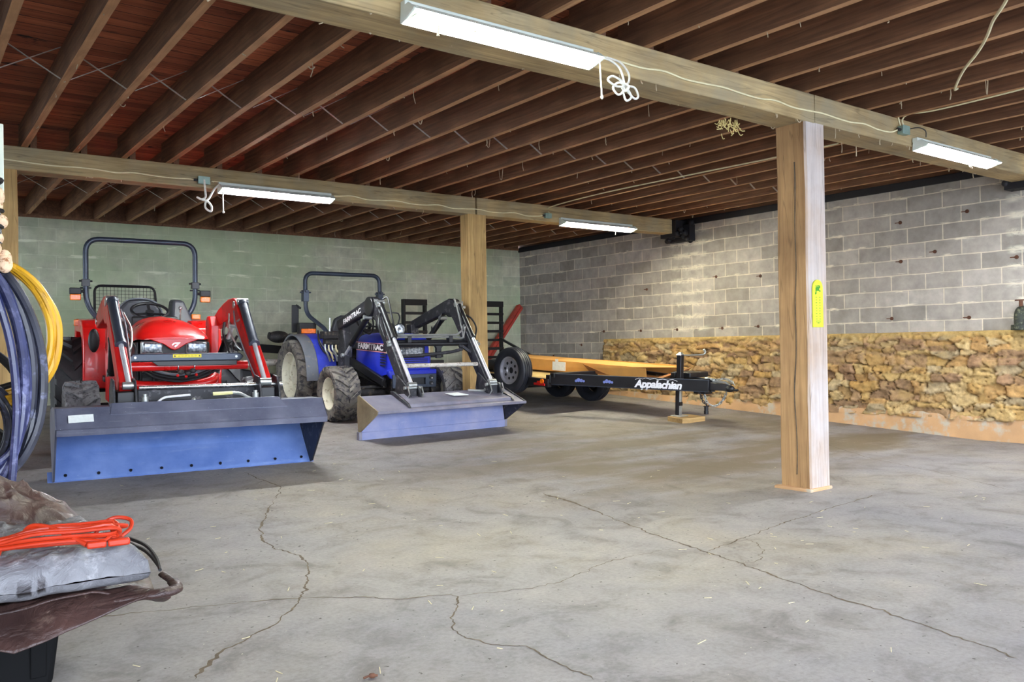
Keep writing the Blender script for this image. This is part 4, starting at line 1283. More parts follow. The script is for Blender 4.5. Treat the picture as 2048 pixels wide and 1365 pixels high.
# ------------------------------------------------------------------ red tractor
RT = thing('tractor', 'red tractor with a tall dark roll bar and a wide dark loader bucket', 'tractor', M=frame(1.996 + .07, 7.294, -5))
for s, nm in ((-1, 0), (1, 1)):
    wheel('rear_wheel', RT, (s * .775, 3.0, .525), .525, .36, .27, s, M['rubber_new'], M['rim_red'], 15, .042, .34, .030)
    wheel('front_wheel', RT, (s * .805, 1.2, .35), .35, .285, .17, s, M['rubber_grey'], M['rim_red'], 13, .028, .26, .024)
mb = MB(); mb.span(-.19, .19, 1.15, 2.5, .42, .80); mb.span(-.24, .24, 2.3, 3.25, .40, .82); mb.span(-.16, .16, 1.0, 1.4, .36, .62); mb.build('chassis', M['iron'], RT, bevel=.02)
mb = MB(); mb.cyl((-.70, 1.2, .36), (.70, 1.2, .36), .06, n=14); mb.cyl((-.70, 1.2, .36), (-.58, 1.2, .36), .13, n=18); mb.cyl((.58, 1.2, .36), (.70, 1.2, .36), .13, n=18); mb.build('front_axle', M['iron'], RT)
mb = MB(); mb.cyl((-.66, 3.0, .525), (.66, 3.0, .525), .10, n=16); mb.build('rear_axle', M['iron'], RT)
mb = MB(); mb.span(-.52, .52, 2.2, 2.95, .60, .66); mb.build('floor_plate', M['black'], RT, bevel=.01)

# bonnet
hood = hood_mb([(2.36, .285, .98, 1.275, 0), (2.1, .315, .98, 1.285, .004), (1.75, .335, 1.0, 1.275, .008), (1.5, .345, 1.03, 1.245, .010), (1.34, .34, 1.06, 1.20, .010), (1.22, .315, 1.075, 1.135, .008), (1.17, .27, 1.075, 1.095, .004)], 2.4).build('bonnet', M['red'], RT, angle=50)
mb = MB()                                                     # pointed beak of the bonnet between the lamps
mb.prism([(-.24, 1.085), (.24, 1.085), (.10, 1.03), (.035, .985), (0, .972), (-.035, .985), (-.10, 1.03)], 'y', 1.155, 1.20)
mb.build('nose', M['red'], hood, bevel=.008)
mb = MB()
mb.prism([(-.028, 1.028), (-.008, 1.046), (.004, 1.046), (-.020, 1.018)], 'y', 1.150, 1.156)
mb.prism([(.002, 1.048), (.050, 1.048), (.040, 1.036), (-.004, 1.036)], 'y', 1.150, 1.156)
mb.prism([(-.006, 1.012), (.022, 1.032), (.036, 1.030), (.002, 1.000)], 'y', 1.150, 1.156)
mb.build('emblem', M['steel'], hood)
for s in (-1, 1):
    mb = MB(); mb.hexa([Vector(p) for p in ((s * .30, 1.26, .64), (s * .325, 1.26, .64), (s * .27, 2.36, .66), (s * .295, 2.36, .66), (s * .31, 1.24, 1.05), (s * .335, 1.24, 1.05), (s * .27, 2.36, .99), (s * .30, 2.36, .99))])
    mb.build('side_panel', M['black'], RT, bevel=.01)
mb = MB(); mb.span(-.30, .30, 1.22, 1.5, .66, 1.07); mb.build('grille', M['plastic'], RT, bevel=.02)
g = MB()
for k in range(7): g.span(-.28, .28, 1.212, 1.222, .70 + k * .035, .71 + k * .035)
g.build('grille_bars', M['black'], RT)
for s, x0, x1 in ((-1, -.29, -.108), (1, .115, .296)):
    n = node('headlight', RT)
    mb = MB(); mb.prism([(x0, .95), (x1 + (.0 if s < 0 else 0), .95), (x1, 1.045), (x0 + (.012 if s < 0 else 0), 1.05)], 'y', 1.15, 1.24); mb.build('lens', M['lamp_glass'], n, bevel=.016, seg=3)
    mb = MB(); mb.span(x0 - .008, x1 + .008, 1.19, 1.25, .938, 1.058); mb.build('bezel', M['zinc'], n, bevel=.012)
mb = MB(); mb.tube(catmull([(-.40, 1.16, .70), (-.36, 1.10, .655), (-.15, 1.07, .64), (.15, 1.07, .645), (.32, 1.10, .675), (.37, 1.16, .72)], 6), .045, 10, flat=1.0); mb.build('front_bumper', M['red'], RT)
mb = MB(); mb.span(-.34, .34, 1.1, 1.2, .52, .64); mb.build('front_weight_bracket', M['iron'], RT, bevel=.012)
for k, z in enumerate((.86, .83, .80)):
    hose_part(RT, [(-.33, .80, z), (-.22, .86, z - .06), (-.05, .86, z - .10), (.12, .84, z - .085), (.28, .82, z - .02), (.34, .8, z + .04)], .012, M['hose'] if k else M['grey'])

# platform: dash, steering wheel, seat, levers
mb = MB(); mb.hexa([Vector(p) for p in ((-.26, 2.34, .8), (.26, 2.34, .8), (-.26, 2.52, .8), (.26, 2.52, .8), (-.24, 2.36, 1.285), (.24, 2.36, 1.285), (-.20, 2.50, 1.29), (.20, 2.50, 1.29))]); mb.build('dashboard', M['plastic'], RT, bevel=.02)
sw = node('steering_wheel', RT, (-.03, 2.52, 1.345), (math.radians(26), 0, 0))
mb = MB(); mb.torus((0, 0, 0), .185, .016, (0, 0, 1), 40, 10); mb.build('rim', M['plastic'], sw)
mb = MB()
for a in (90, 210, 330):
    mb.bar((0, 0, -.03), (.18 * math.cos(math.radians(a)), .18 * math.sin(math.radians(a)), 0), .03, .012)
mb.build('spokes', M['plastic'], sw)
mb = MB(); mb.cyl((0, 0, -.05), (0, 0, -.005), .045, n=18); mb.cyl((0, 0, -.3), (0, 0, -.04), .022, n=12); mb.build('hub', M['plastic'], sw)
st = node('seat', RT, (-.06, 2.95, 0))
mb = MB()
pl = [(-.23, 1.0), (-.25, 1.18), (-.225, 1.36), (-.14, 1.46), (0, 1.485), (.14, 1.46), (.225, 1.36), (.25, 1.18), (.23, 1.0)]
mb.prism(pl, 'y', .10, .19); mb.build('backrest', M['seat'], st, bevel=.035, seg=3)
mb = MB(); mb.span(-.24, .24, -.32, .16, .93, 1.03); mb.build('cushion', M['seat'], st, bevel=.035, seg=3)
mb = MB(); mb.tube(catmull([(p[0] * 1.0, .095, p[1]) for p in pl], 4), .009, 6); mb.build('piping', M['grey'], st)
mb = MB(); mb.span(-.16, .16, -.25, .12, .66, .94); mb.build('pedestal', M['black'], st, bevel=.02)
mb = MB(); mb.hexa([Vector(p) for p in ((.22, 2.7, 1.12), (.52, 2.7, 1.08), (.22, 3.15, 1.12), (.50, 3.15, 1.08), (.26, 2.85, 1.47), (.38, 2.85, 1.47), (.26, 3.1, 1.48), (.38, 3.1, 1.48))]); mb.build('lever_console', M['seat'], RT, bevel=.03, seg=3)
mb = MB(); mb.cyl((.30, 2.62, 1.1), (.30, 2.60, 1.36), .010, n=8); mb.ball((.30, 2.60, 1.38), .022); mb.build('lever', M['steel'], RT)

# mudguards
for s in (-1, 1):
    mb = MB()
    poly = [(2.36, .52), (2.34, .95), (2.42, 1.16), (2.58, 1.235), (3.35, 1.245), (3.52, 1.16), (3.54, .95), (3.44, .96), (3.36, 1.10), (2.70, 1.10), (2.56, 1.02), (2.47, .85), (2.46, .52)]
    x0, x1 = sorted((s * .70, s * .40))
    mb.prism(poly, 'x', x0, x1)
    mb.prism([(2.40, .50), (2.40, .9), (2.48, 1.12), (2.62, 1.20), (3.4, 1.2), (3.5, .95), (3.4, .6)], 'x', min(s * .40, s * .44), max(s * .40, s * .44))
    fe = mb.build('mudguard', M['red'], RT, bevel=.018, seg=3, angle=50)
    mb = MB(); mb.ball((s * .60, 2.325, 1.03), 1, 14, 10, (.055, .03, .125)); mb.build('grab_handle', M['plastic'], fe)
    mb = MB(); mb.span(min(s * .74, s * .69), max(s * .74, s * .69), 3.0, 3.06, 1.17, 1.24); mb.build('side_reflector', M['orange_lens'], fe, bevel=.006)
mb = MB(); mb.span(.50, .60, 3.02, 3.12, 1.25, 1.31); mb.build('hazard_lamp', M['orange_lens'], RT, bevel=.01)

# roll bar with indicator lamps, screen behind
mb = MB()
path = fillet([(-.40, 3.30, 1.16), (-.59, 3.40, 1.40), (-.59, 3.42, 2.17), (.61, 3.42, 2.17), (.61, 3.40, 1.40), (.36, 3.26, 1.13)], .16, 8)
mb.tube(path, .030, 10); mb.build('roll_bar', M['rops'], RT)
for s, x in ((-1, -.59), (1, .61)):
    mb = MB(); mb.span(x - .043, x + .043, 3.37, 3.46, 1.62, 1.70); mb.cyl((x - .07, 3.42, 1.68), (x + .07, 3.42, 1.68), .012, n=8); mb.cyl((x - .06, 3.42, 1.60), (x + .06, 3.42, 1.60), .010, n=8); mb.build('roll_bar_hinge', M['black'], RT, bevel=.006)
    n = node('indicator_lamp', RT)
    a, b = sorted((x + s * .05, x + s * .17))
    mb = MB(); mb.span(a, b, 3.34, 3.42, 1.525, 1.60); mb.cyl((x, 3.40, 1.56), (x + s * .06, 3.39, 1.56), .018, n=10); mb.build('housing', M['plastic'], n, bevel=.008)
    mb = MB(); mb.span(a + .003, b - .003, 3.335, 3.415, 1.455, 1.525); mb.build('lens', M['orange_lens'], n, bevel=.010)
sc = node('rear_screen', RT)
mb = MB(); mb.tube(fillet([(-.47, 3.75, 1.1), (-.47, 3.78, 1.64), (.20, 3.78, 1.64), (.24, 3.75, 1.1)], .09, 7), .014, 8); mb.build('frame', M['black'], sc)
mb = MB()
for k in range(17):
    x = -.455 + k * .0405; mb.cyl((x, 3.78, 1.1), (x, 3.78, 1.635), .0022, n=4)
for k in range(13):
    z = 1.12 + k * .042; mb.cyl((-.47, 3.78, z), (.22, 3.78, z), .0022, n=4)
mb.build('mesh', M['iron'], sc)

# front loader
for s in (-1, 1):
    mb = MB(); a, b = sorted((s * .44, s * .53))
    mb.prism([(1.70, .44), (1.95, .44), (1.95, 1.24), (1.88, 1.30), (1.78, 1.30), (1.70, 1.20)], 'x', a, b); mb.build('loader_post', M['red'], RT, bevel=.012)
    mb = MB(); mb.bar((s * .40, 1.85, .55), (s * .28, 1.2, .5), .06, .14); mb.build('loader_subframe', M['black'], RT, bevel=.01)
    mb = MB(); a, b = sorted((s * .515, s * .615))
    mb.prism([(1.94, 1.28), (1.70, 1.37), (1.45, 1.435), (1.25, 1.475), (1.08, 1.485), (.97, 1.465), (.90, 1.41), (.05, .80), (.02, .73), (.06, .66), (.14, .66), (.20, .70), (.86, 1.18), (.99, 1.24), (1.10, 1.22), (1.24, 1.27), (1.6, 1.21), (1.86, 1.165), (1.94, 1.18)], 'x', a, b)
    arm = mb.build('loader_arm', M['red_worn'], RT, bevel=.012, angle=50)
    mb = MB(); a, b = sorted((s * .505, s * .625)); mb.cyl((a, .985, 1.42), (b, .985, 1.42), .035, n=16); mb.cyl((a, 1.86, 1.24), (b, 1.86, 1.24), .035, n=16); mb.build('pivot_pin', M['zinc'], arm)
    cylinder_part('tilt_cylinder', RT, (s * .575, .90, 1.45), (s * .545, -.03, .745), .043, .021, .55, M['rops'])
    cylinder_part('lift_cylinder', RT, (s * .49, 1.72, .72), (s * .535, 1.12, 1.215), .042, .02, .72, M['black'])
    x = s * .50
    hose_part(RT, [(x, .94, 1.36), (x - s * .02, .78, 1.23), (x - s * .015, .5, 1.02), (x, .2, .82), (x + s * .01, .06, .74)], .0075, M['grey'], 'hydraulic_pipe')
    hose_part(RT, [(x - s * .03, 1.0, 1.33), (x - s * .07, .8, 1.19), (x - s * .05, .62, 1.05), (x - s * .02, .55, 1.00)], .009, M['zinc'], 'hydraulic_pipe')
    hose_part(RT, [(s * .46, 1.15, 1.24), (s * .41, .95, 1.12), (s * .44, .82, .96), (s * .47, .68, .93)], .013)
    hose_part(RT, [(s * .48, .72, 1.12), (s * .42, .63, 1.03), (s * .42, .60, .95), (s * .46, .56, .90)], .012)
    hose_part(RT, [(x, .80, 1.26), (x + s * .02, .76, 1.28), (x + s * .03, .74, 1.25), (x + s * .04, .73, 1.22)], .010, M['zinc'], 'pipe_elbow')
mb = MB(); mb.cyl((-.52, .66, .852), (.56, .66, .852), .040, n=22); mb.build('loader_cross_tube', M['red'], RT)
gb = MB(); gb.prism([(-.47, .905), (.47, .905), (.50, .94), (.47, .972), (-.45, .972), (-.475, .945)], 'y', .53, .60); gb = gb.build('guard_bar', M['rops'], RT, bevel=.008)
mb = MB(); mb.prism([(-.24, .862), (.44, .862), (.44, .905), (-.30, .905)], 'y', .545, .575); mb.build('guard_lower_plate', M['black'], gb, bevel=.004)
mb = MB(); mb.span(-.121, .121, .5265, .5295, .936, .966); mb.build('warning_label', M['yellow_label'], gb)
mb = MB()
for x in (-.105, .105): mb.prism([(x - .010, .944), (x + .010, .944), (x, .960)], 'y', .525, .5268)
for k in range(6): mb.span(-.08 + k * .028, -.06 + k * .028, .525, .5268, .948, .951)
mb.build('warning_triangles', M['decal_dark'], gb)
for x in (-.43, .43):
    mb = MB(); mb.cyl((x, .523, .94), (x, .535, .94), .011, n=8); mb.build('bolt', M['zinc'], gb)
# cable clamp and fittings on the cross tube
mb = MB()
for x in (-.06, .08): mb.torus((x, .66, .852), .044, .006, (1, 0, 0), 18, 6)
mb.build('pipe_clamp', M['steel'], RT)
mb = MB()
for q in ((-.04, .60, .80), (.02, .60, .79), (.06, .60, .81)): mb.ball(q, .03, 10, 7, (1, .8, .8))
mb.build('hose_coupler', M['iron'], RT)
for q in ((-.07, .59, .77), (.0, .58, .76), (.09, .59, .775)):
    mb = MB(); mb.ball(q, .014, 8, 6); mb.build('fitting', M['red'], RT)

# quick hitch: pivot rod, plates, latching handles
mb = MB(); mb.cyl((-.47, -.02, .724), (.70, -.02, .720), .016, n=14); mb.build('hitch_rod', M['steel'], RT)
for s in (-1, 1):
    for dx in (-.09, .07):
        x = s * .575 + dx
        mb = MB(); mb.prism([(-.15, .56), (.16, .52), (.16, .70), (.06, .80), (-.06, .79), (-.13, .68)], 'x', x - .009, x + .009); mb.build('hitch_plate', M['black_worn'], RT, bevel=.004)
    mb = MB(); mb.span(s * .565 - .075, s * .565 + .055, -.08, .12, .56, .70); mb.build('hitch_block', M['black'], RT, bevel=.008)
    mb = MB(); mb.cyl((s * .44, -.12, .57), (s * .44, -.12, .66), .028, n=10); mb.cyl((s * .44, -.12, .65), (s * .44, -.12, .68), .016, n=10); mb.build('latch_pin', M['zinc'], RT)
mb = MB(); mb.span(-.47, .49, .06, .10, .60, .70); mb.build('hitch_plate_bar', M['black_worn'], RT, bevel=.006)
mb = MB(); mb.tube(catmull([(-.42, -.15, .595), (-.37, -.16, .60), (-.32, -.16, .64), (-.27, -.16, .655), (-.10, -.16, .665)], 6), .014, 8, flat=.7); mb.build('latch_handle', M['white_paint'], RT)
M['handle_yellow'] = plain('yellowed_handle', (232, 224, 160), .5, 0, .08, 20)
mb = MB(); mb.tube(catmull([(.44, -.14, .60), (.38, -.15, .62), (.30, -.15, .66), (.22, -.15, .67)], 6), .013, 8); mb.build('latch_handle', M['zinc'], RT)
mb = MB(); mb.tube([(.24, -.15, .669), (.08, -.15, .665)], .015, 8); mb.build('latch_grip', M['handle_yellow'], RT)
for (x, z) in ((-.07, .62), (-.0, .58), (.03, .60), (.10, .57), (.14, .585)):
    mb = MB(); mb.ball((x, -.14, z), .02, 8, 6); mb.build('bolt', M['zinc'], RT)

# bucket: tipped forward so that its edge stands on the floor
bk = node('bucket', RT)
prof = [(0, .002), (.20, .19), (.34, .345), (.37, .42), (.33, .50), (.22, .555), (-.02, .595), (-.315, .612), (-.452, .47)]
X0, X1 = -1.085, .965
inner = prof[:4]; outer = prof[3:]
mb = MB(); mb.sheet(inner, 'x', X0, X1, .010); mb.build('floor_plate', M['bucket_in'], bk, angle=60)
mb = MB(); mb.sheet(outer, 'x', X0, X1, .010); mb.build('back_plate', M['bucket_out'], bk, angle=60)
for x in (X0, X1):
    mb = MB(); mb.prism(prof + [(-.40, .44), (-.06, .02)], 'x', x - .007, x + .007); mb.build('side_plate', M['bucket_out'] if x < 0 else M['black_worn'], bk, bevel=.003)  # right plate black: shade inside the bucket put into its colour
mb = MB(); mb.hexa([Vector(p) for p in ((X0, -.456, .468), (X1, -.456, .468), (X0, -.435, .425), (X1, -.435, .425), (X0, -.462, .462), (X1, -.462, .462), (X0, -.452, .418), (X1, -.452, .418))]); mb.build('lip', M['bucket_out'], bk)
mb = MB(); mb.sheet([(-.008, -.006), (.078, .072)], 'x', X0 - .04, X1 + .03, -.016); ce = mb.build('cutting_edge', M['bucket_in'], bk)
for k in range(9):
    x = -1.0 + k * .236
    mb = MB(); c = Vector((x, .028, .042)); nrm = Vector((0, -.67, .74)); mb.cyl(c - nrm * .004, c + nrm * .010, .012, n=12); mb.build('bolt', M['black'], bk)
mb = MB(); mb.hexa([Vector(p) for p in ((-.72, -.366, .548), (.645, -.366, .548), (-.72, -.29, .632), (.60, -.29, .632), (-.72, -.376, .557), (.645, -.376, .557), (-.70, -.305, .640), (.58, -.305, .640))]); mb.build('stiffener_plate', M['bucket_out'], bk, bevel=.004)
mb = MB()
d = Vector((0, .137, .142)).normalized(); o = Vector((0, -.452, .47)) + d * .045
nn = Vector((0, -.142, .137)).normalized() * .012
pl = [Vector((x, 0, 0)) + o + d * h for x, h in ((-1.005, 0.005), (-.835, .01), (-1.005, .075), (-.835, .08))]
mb.hexa([p + nn * .8 for p in pl] + [p + nn for p in pl]); mb.build('white_label', M['white_label'], bk)
# ------------------------------------------------------------------ blue tractor
BT = thing('tractor', 'blue tractor with a black loader, cream wheels and a worn bucket', 'tractor', M=frame(5.14, 8.15, -2))
for s in (-1, 1):
    wheel('rear_wheel', BT, (s * .715, 2.92, .475), .475 + .02, .40, .315, s, M['rubber_dusty'], M['rim_cream'], 14, .034, .20, .050)
    wheel('front_wheel', BT, (s * .755, 1.5, .345), .345, .33, .20, s, M['rubber_dusty'] if s < 0 else M['rubber_grey'], M['rim_cream'], 16, .026, .34, .022, 0, 0)
mb = MB(); mb.span(-.18, .18, 1.2, 2.5, .36, .62); mb.span(-.24, .24, 2.2, 3.15, .34, .74); mb.span(-.14, .14, 1.0, 1.6, .30, .46); mb.build('chassis', M['iron'], BT, bevel=.02)
mb = MB(); mb.cyl((-.62, 1.5, .345), (.62, 1.5, .345), .055, n=14); mb.cyl((-.64, 1.5, .345), (-.5, 1.5, .345), .11, n=18); mb.cyl((.5, 1.5, .345), (.64, 1.5, .345), .11, n=18)
mb.cyl((-.55, 1.36, .42), (.55, 1.36, .42), .022, n=10); mb.build('front_axle', M['iron'], BT)
mb = MB(); mb.cyl((-.6, 2.92, .475), (.6, 2.92, .475), .10, n=16); mb.build('rear_axle', M['iron'], BT)
mb = MB(); mb.span(-.5, .5, 1.95, 2.75, .50, .55); mb.build('floor_plate', M['black'], BT, bevel=.01)

bon = hood_mb([(1.96, .32, .60, 1.075, 0), (1.7, .328, .575, 1.095, 0), (1.4, .332, .57, 1.10, 0), (1.18, .328, .575, 1.09, 0), (1.06, .30, .60, 1.06, 0), (1.005, .25, .63, 1.02, 0)], 5.0, 26).build('bonnet', M['blue'], BT, angle=45)
mb = MB(); mb.prism([(-.30, .545), (.30, .545), (.335, .60), (.335, .66), (-.335, .66), (-.335, .60)], 'y', .955, 1.03); mb.build('front_skirt', M['blue'], bon, bevel=.02, seg=3)
mb = MB(); mb.span(-.3335, -.327, 1.05, 1.93, .875, .965); mb.build('stripe', M['decal_dark'], bon)
mb = MB(); mb.span(-.3345, -.3275, 1.05, 1.93, .965, .975); mb.span(-.3345, -.3275, 1.05, 1.93, .865, .875); mb.build('pinstripe', M['pink_line'], bon)
tx = text('FARMTRAC', 'lettering', M['white_paint'], bon, (-.3345, 1.50, .92), (0, -1, 0), (0, 0, 1), .125, .0006, .005, align='CENTER', space=.98)
tx.scale = (1.20, .78, 1)
mb = MB()
for k in range(5): mb.span(-.337, -.322, 1.07, 1.20, .70 + k * .034, .712 + k * .034)
mb.build('side_vents', M['plastic'], bon)
hl = node('headlight', BT)
mb = MB(); mb.span(-.16, .16, .985, 1.03, .82, .935); mb.build('lens', M['lamp_glass'], hl, bevel=.012)
mb = MB(); mb.span(-.18, .18, .992, 1.03, .80, .955); mb.build('bezel', M['black'], hl, bevel=.01)
for s in (-1, 1):
    mb = MB(); mb.prism([(s * .335, 1.10), (s * .32, 1.02), (s * .25, .99), (s * .22, 1.03), (s * .30, 1.12)], 'z', .855, .945); mb.build('corner_lamp', M['cream_lens'], BT, bevel=.008)
mb = MB()
for k in range(5): mb.span(-.22, .22, .985, 1.01, .675 + k * .026, .684 + k * .026)
mb.build('front_vents', M['plastic'], BT)
# bumper plate with holes (four bolts and a slot)
bp = MB()
for (x0, x1, z0, z1) in ((-.29, -.10, .435, .60), (.16, .31, .435, .60), (-.10, .16, .435, .475), (-.10, .16, .555, .60)):
    bp.span(x0, x1, .925, .955, z0, z1)
bp = bp.build('bumper_plate', M['rops'], BT, bevel=.004)
mb = MB(); mb.span(-.10, .16, .96, .98, .47, .56); mb.build('slot', M['black'], bp)
for x in (-.20, .235):
    for z in (.485, .555):
        mb = MB(); mb.cyl((x, .910, z), (x, .93, z), .026, n=14); mb.build('bolt', M['black'], bp)
        mb = MB(); mb.cyl((x + .004, .902, z - .004), (x + .004, .915, z - .004), .013, n=10); mb.build('bolt', M['steel'], bp)

mb = MB(); mb.hexa([Vector(p) for p in ((-.25, 1.94, .6), (.25, 1.94, .6), (-.25, 2.1, .6), (.25, 2.1, .6), (-.22, 1.95, 1.10), (.22, 1.95, 1.10), (-.2, 2.1, 1.14), (.2, 2.1, 1.14))]); mb.build('dashboard', M['plastic'], BT, bevel=.02)
sw = node('steering_wheel', BT, (0, 2.22, 1.20), (math.radians(32), 0, 0))
mb = MB(); mb.torus((0, 0, 0), .18, .015, (0, 0, 1), 36, 10); mb.build('rim', M['plastic'], sw)
mb = MB()
for a in (90, 210, 330): mb.bar((0, 0, -.03), (.175 * math.cos(math.radians(a)), .175 * math.sin(math.radians(a)), 0), .028, .012)
mb.cyl((0, 0, -.25), (0, 0, 0), .024, n=12); mb.build('spokes', M['plastic'], sw)
st = node('seat', BT, (0, 2.9, 0))
mb = MB(); mb.prism([(-.23, .90), (-.245, 1.10), (-.2, 1.26), (-.1, 1.31), (.1, 1.31), (.2, 1.26), (.245, 1.10), (.23, .90)], 'y', .06, .15); mb.build('backrest', M['seat'], st, bevel=.03, seg=3)
mb = MB(); mb.span(-.24, .24, -.32, .10, .84, .93); mb.build('cushion', M['seat'], st, bevel=.03, seg=3)
mb = MB(); mb.span(-.16, .16, -.22, .1, .55, .86); mb.build('pedestal', M['black'], st)

for s in (-1, 1):
    def arc(r, a0, a1, n=14):
        return [(2.92 - r * math.cos(a), .475 + r * math.sin(a)) for a in np.linspace(math.radians(a0), math.radians(a1), n)]
    a, b = sorted((s * .845, s * .68))
    mb = MB(); mb.prism(arc(.575, -4, 128) + arc(.545, -4, 128)[::-1], 'x', a, b)
    mg = mb.build('mudguard', M['grey'], BT, bevel=.008, angle=50)
    a, b = sorted((s * .68, s * .42))
    mb = MB(); mb.prism(arc(.578, -4, 128) + arc(.548, -4, 128)[::-1], 'x', a, b)
    a, b = sorted((s * .44, s * .425)); mb.prism(arc(.575, -4, 128) + [(3.2, .5), (2.5, .45)], 'x', a, b)
    mb.build('inner_panel', M['blue_dusty'], mg, bevel=.006, angle=50)
    mb = MB(); a, b = sorted((s * .70, s * .50)); mb.span(a, b, 2.92, 3.0, 1.055, 1.12); mb.build('indicator_lens', M['orange_lens'], mg, bevel=.008)
    mb = MB(); a, b = sorted((s * .72, s * .48)); mb.span(a, b, 2.96, 3.08, 1.04, 1.20); mb.build('lamp_bracket', M['plastic'], mg, bevel=.008)
mb = MB(); mb.span(-.76, -.66, 3.16, 3.19, 1.06, 1.45); mb.bar((-.70, 3.18, 1.45), (-.64, 3.14, 1.40), .03, .03); mb.build('marker_board', M['plastic'], BT, bevel=.01)

mb = MB()
rp = fillet([(-.40, 2.62, .90), (-.42, 2.72, 1.10), (-.575, 3.12, 1.33), (-.575, 3.16, 1.905), (.575, 3.16, 1.905), (.575, 3.12, 1.33), (.42, 2.72, 1.10), (.40, 2.62, .90)], .13, 8)
mb.tube(rp, .030, 10); rb = mb.build('roll_bar', M['rops'], BT)
for s in (-1, 1):
    mb = MB(); mb.span(s * .575 - .04, s * .575 + .04, 3.10, 3.2, 1.50, 1.66); mb.cyl((s * .575 - .08, 3.14, 1.63), (s * .575 + .08, 3.14, 1.63), .012, n=8); mb.cyl((s * .575, 3.08, 1.65), (s * .575, 3.11, 1.65), .022, n=12); mb.build('roll_bar_hinge', M['rops'], rb, bevel=.006)

# valve block and levers beside the seat
vb = node('valve_block', BT, (-.53, 2.30, 0))
mb = MB(); mb.span(-.13, .10, -.08, .08, 1.0, 1.10); mb.span(-.10, .10, -.06, .06, .92, 1.0); mb.build('body', M['iron'], vb, bevel=.012)
mb = MB(); mb.cyl((-.02, 0, 1.1), (-.02, 0, 1.28), .011, n=8); mb.build('lever', M['steel'], vb)
for k in range(4):
    mb = MB(); mb.tube(catmull([(-.10 + k * .05, -.04, .93), (-.10 + k * .05, -.05, .86), (-.07 + k * .055, -.05, .80), (-.02 + k * .05, -.02, .70)], 5), .013, 8); mb.build('pipe', M['cream_lens'] if k % 2 else M['zinc'], vb)
mb = MB(); mb.span(.08, .16, -.12, -.04, .72, .98); mb.span(.13, .165, -.12, -.05, .58, .74); mb.build('filter', M['white_label'], vb, bevel=.006)
hose_part(BT, [(-.58, 2.66, 1.12), (-.60, 2.55, .98), (-.55, 2.42, .86), (-.46, 2.3, .78), (-.40, 2.25, .74)], .010, M['zinc'])
hose_part(BT, [(-.6, 2.6, 1.1), (-.62, 2.5, .95), (-.58, 2.4, .82), (-.5, 2.25, .72)], .012)

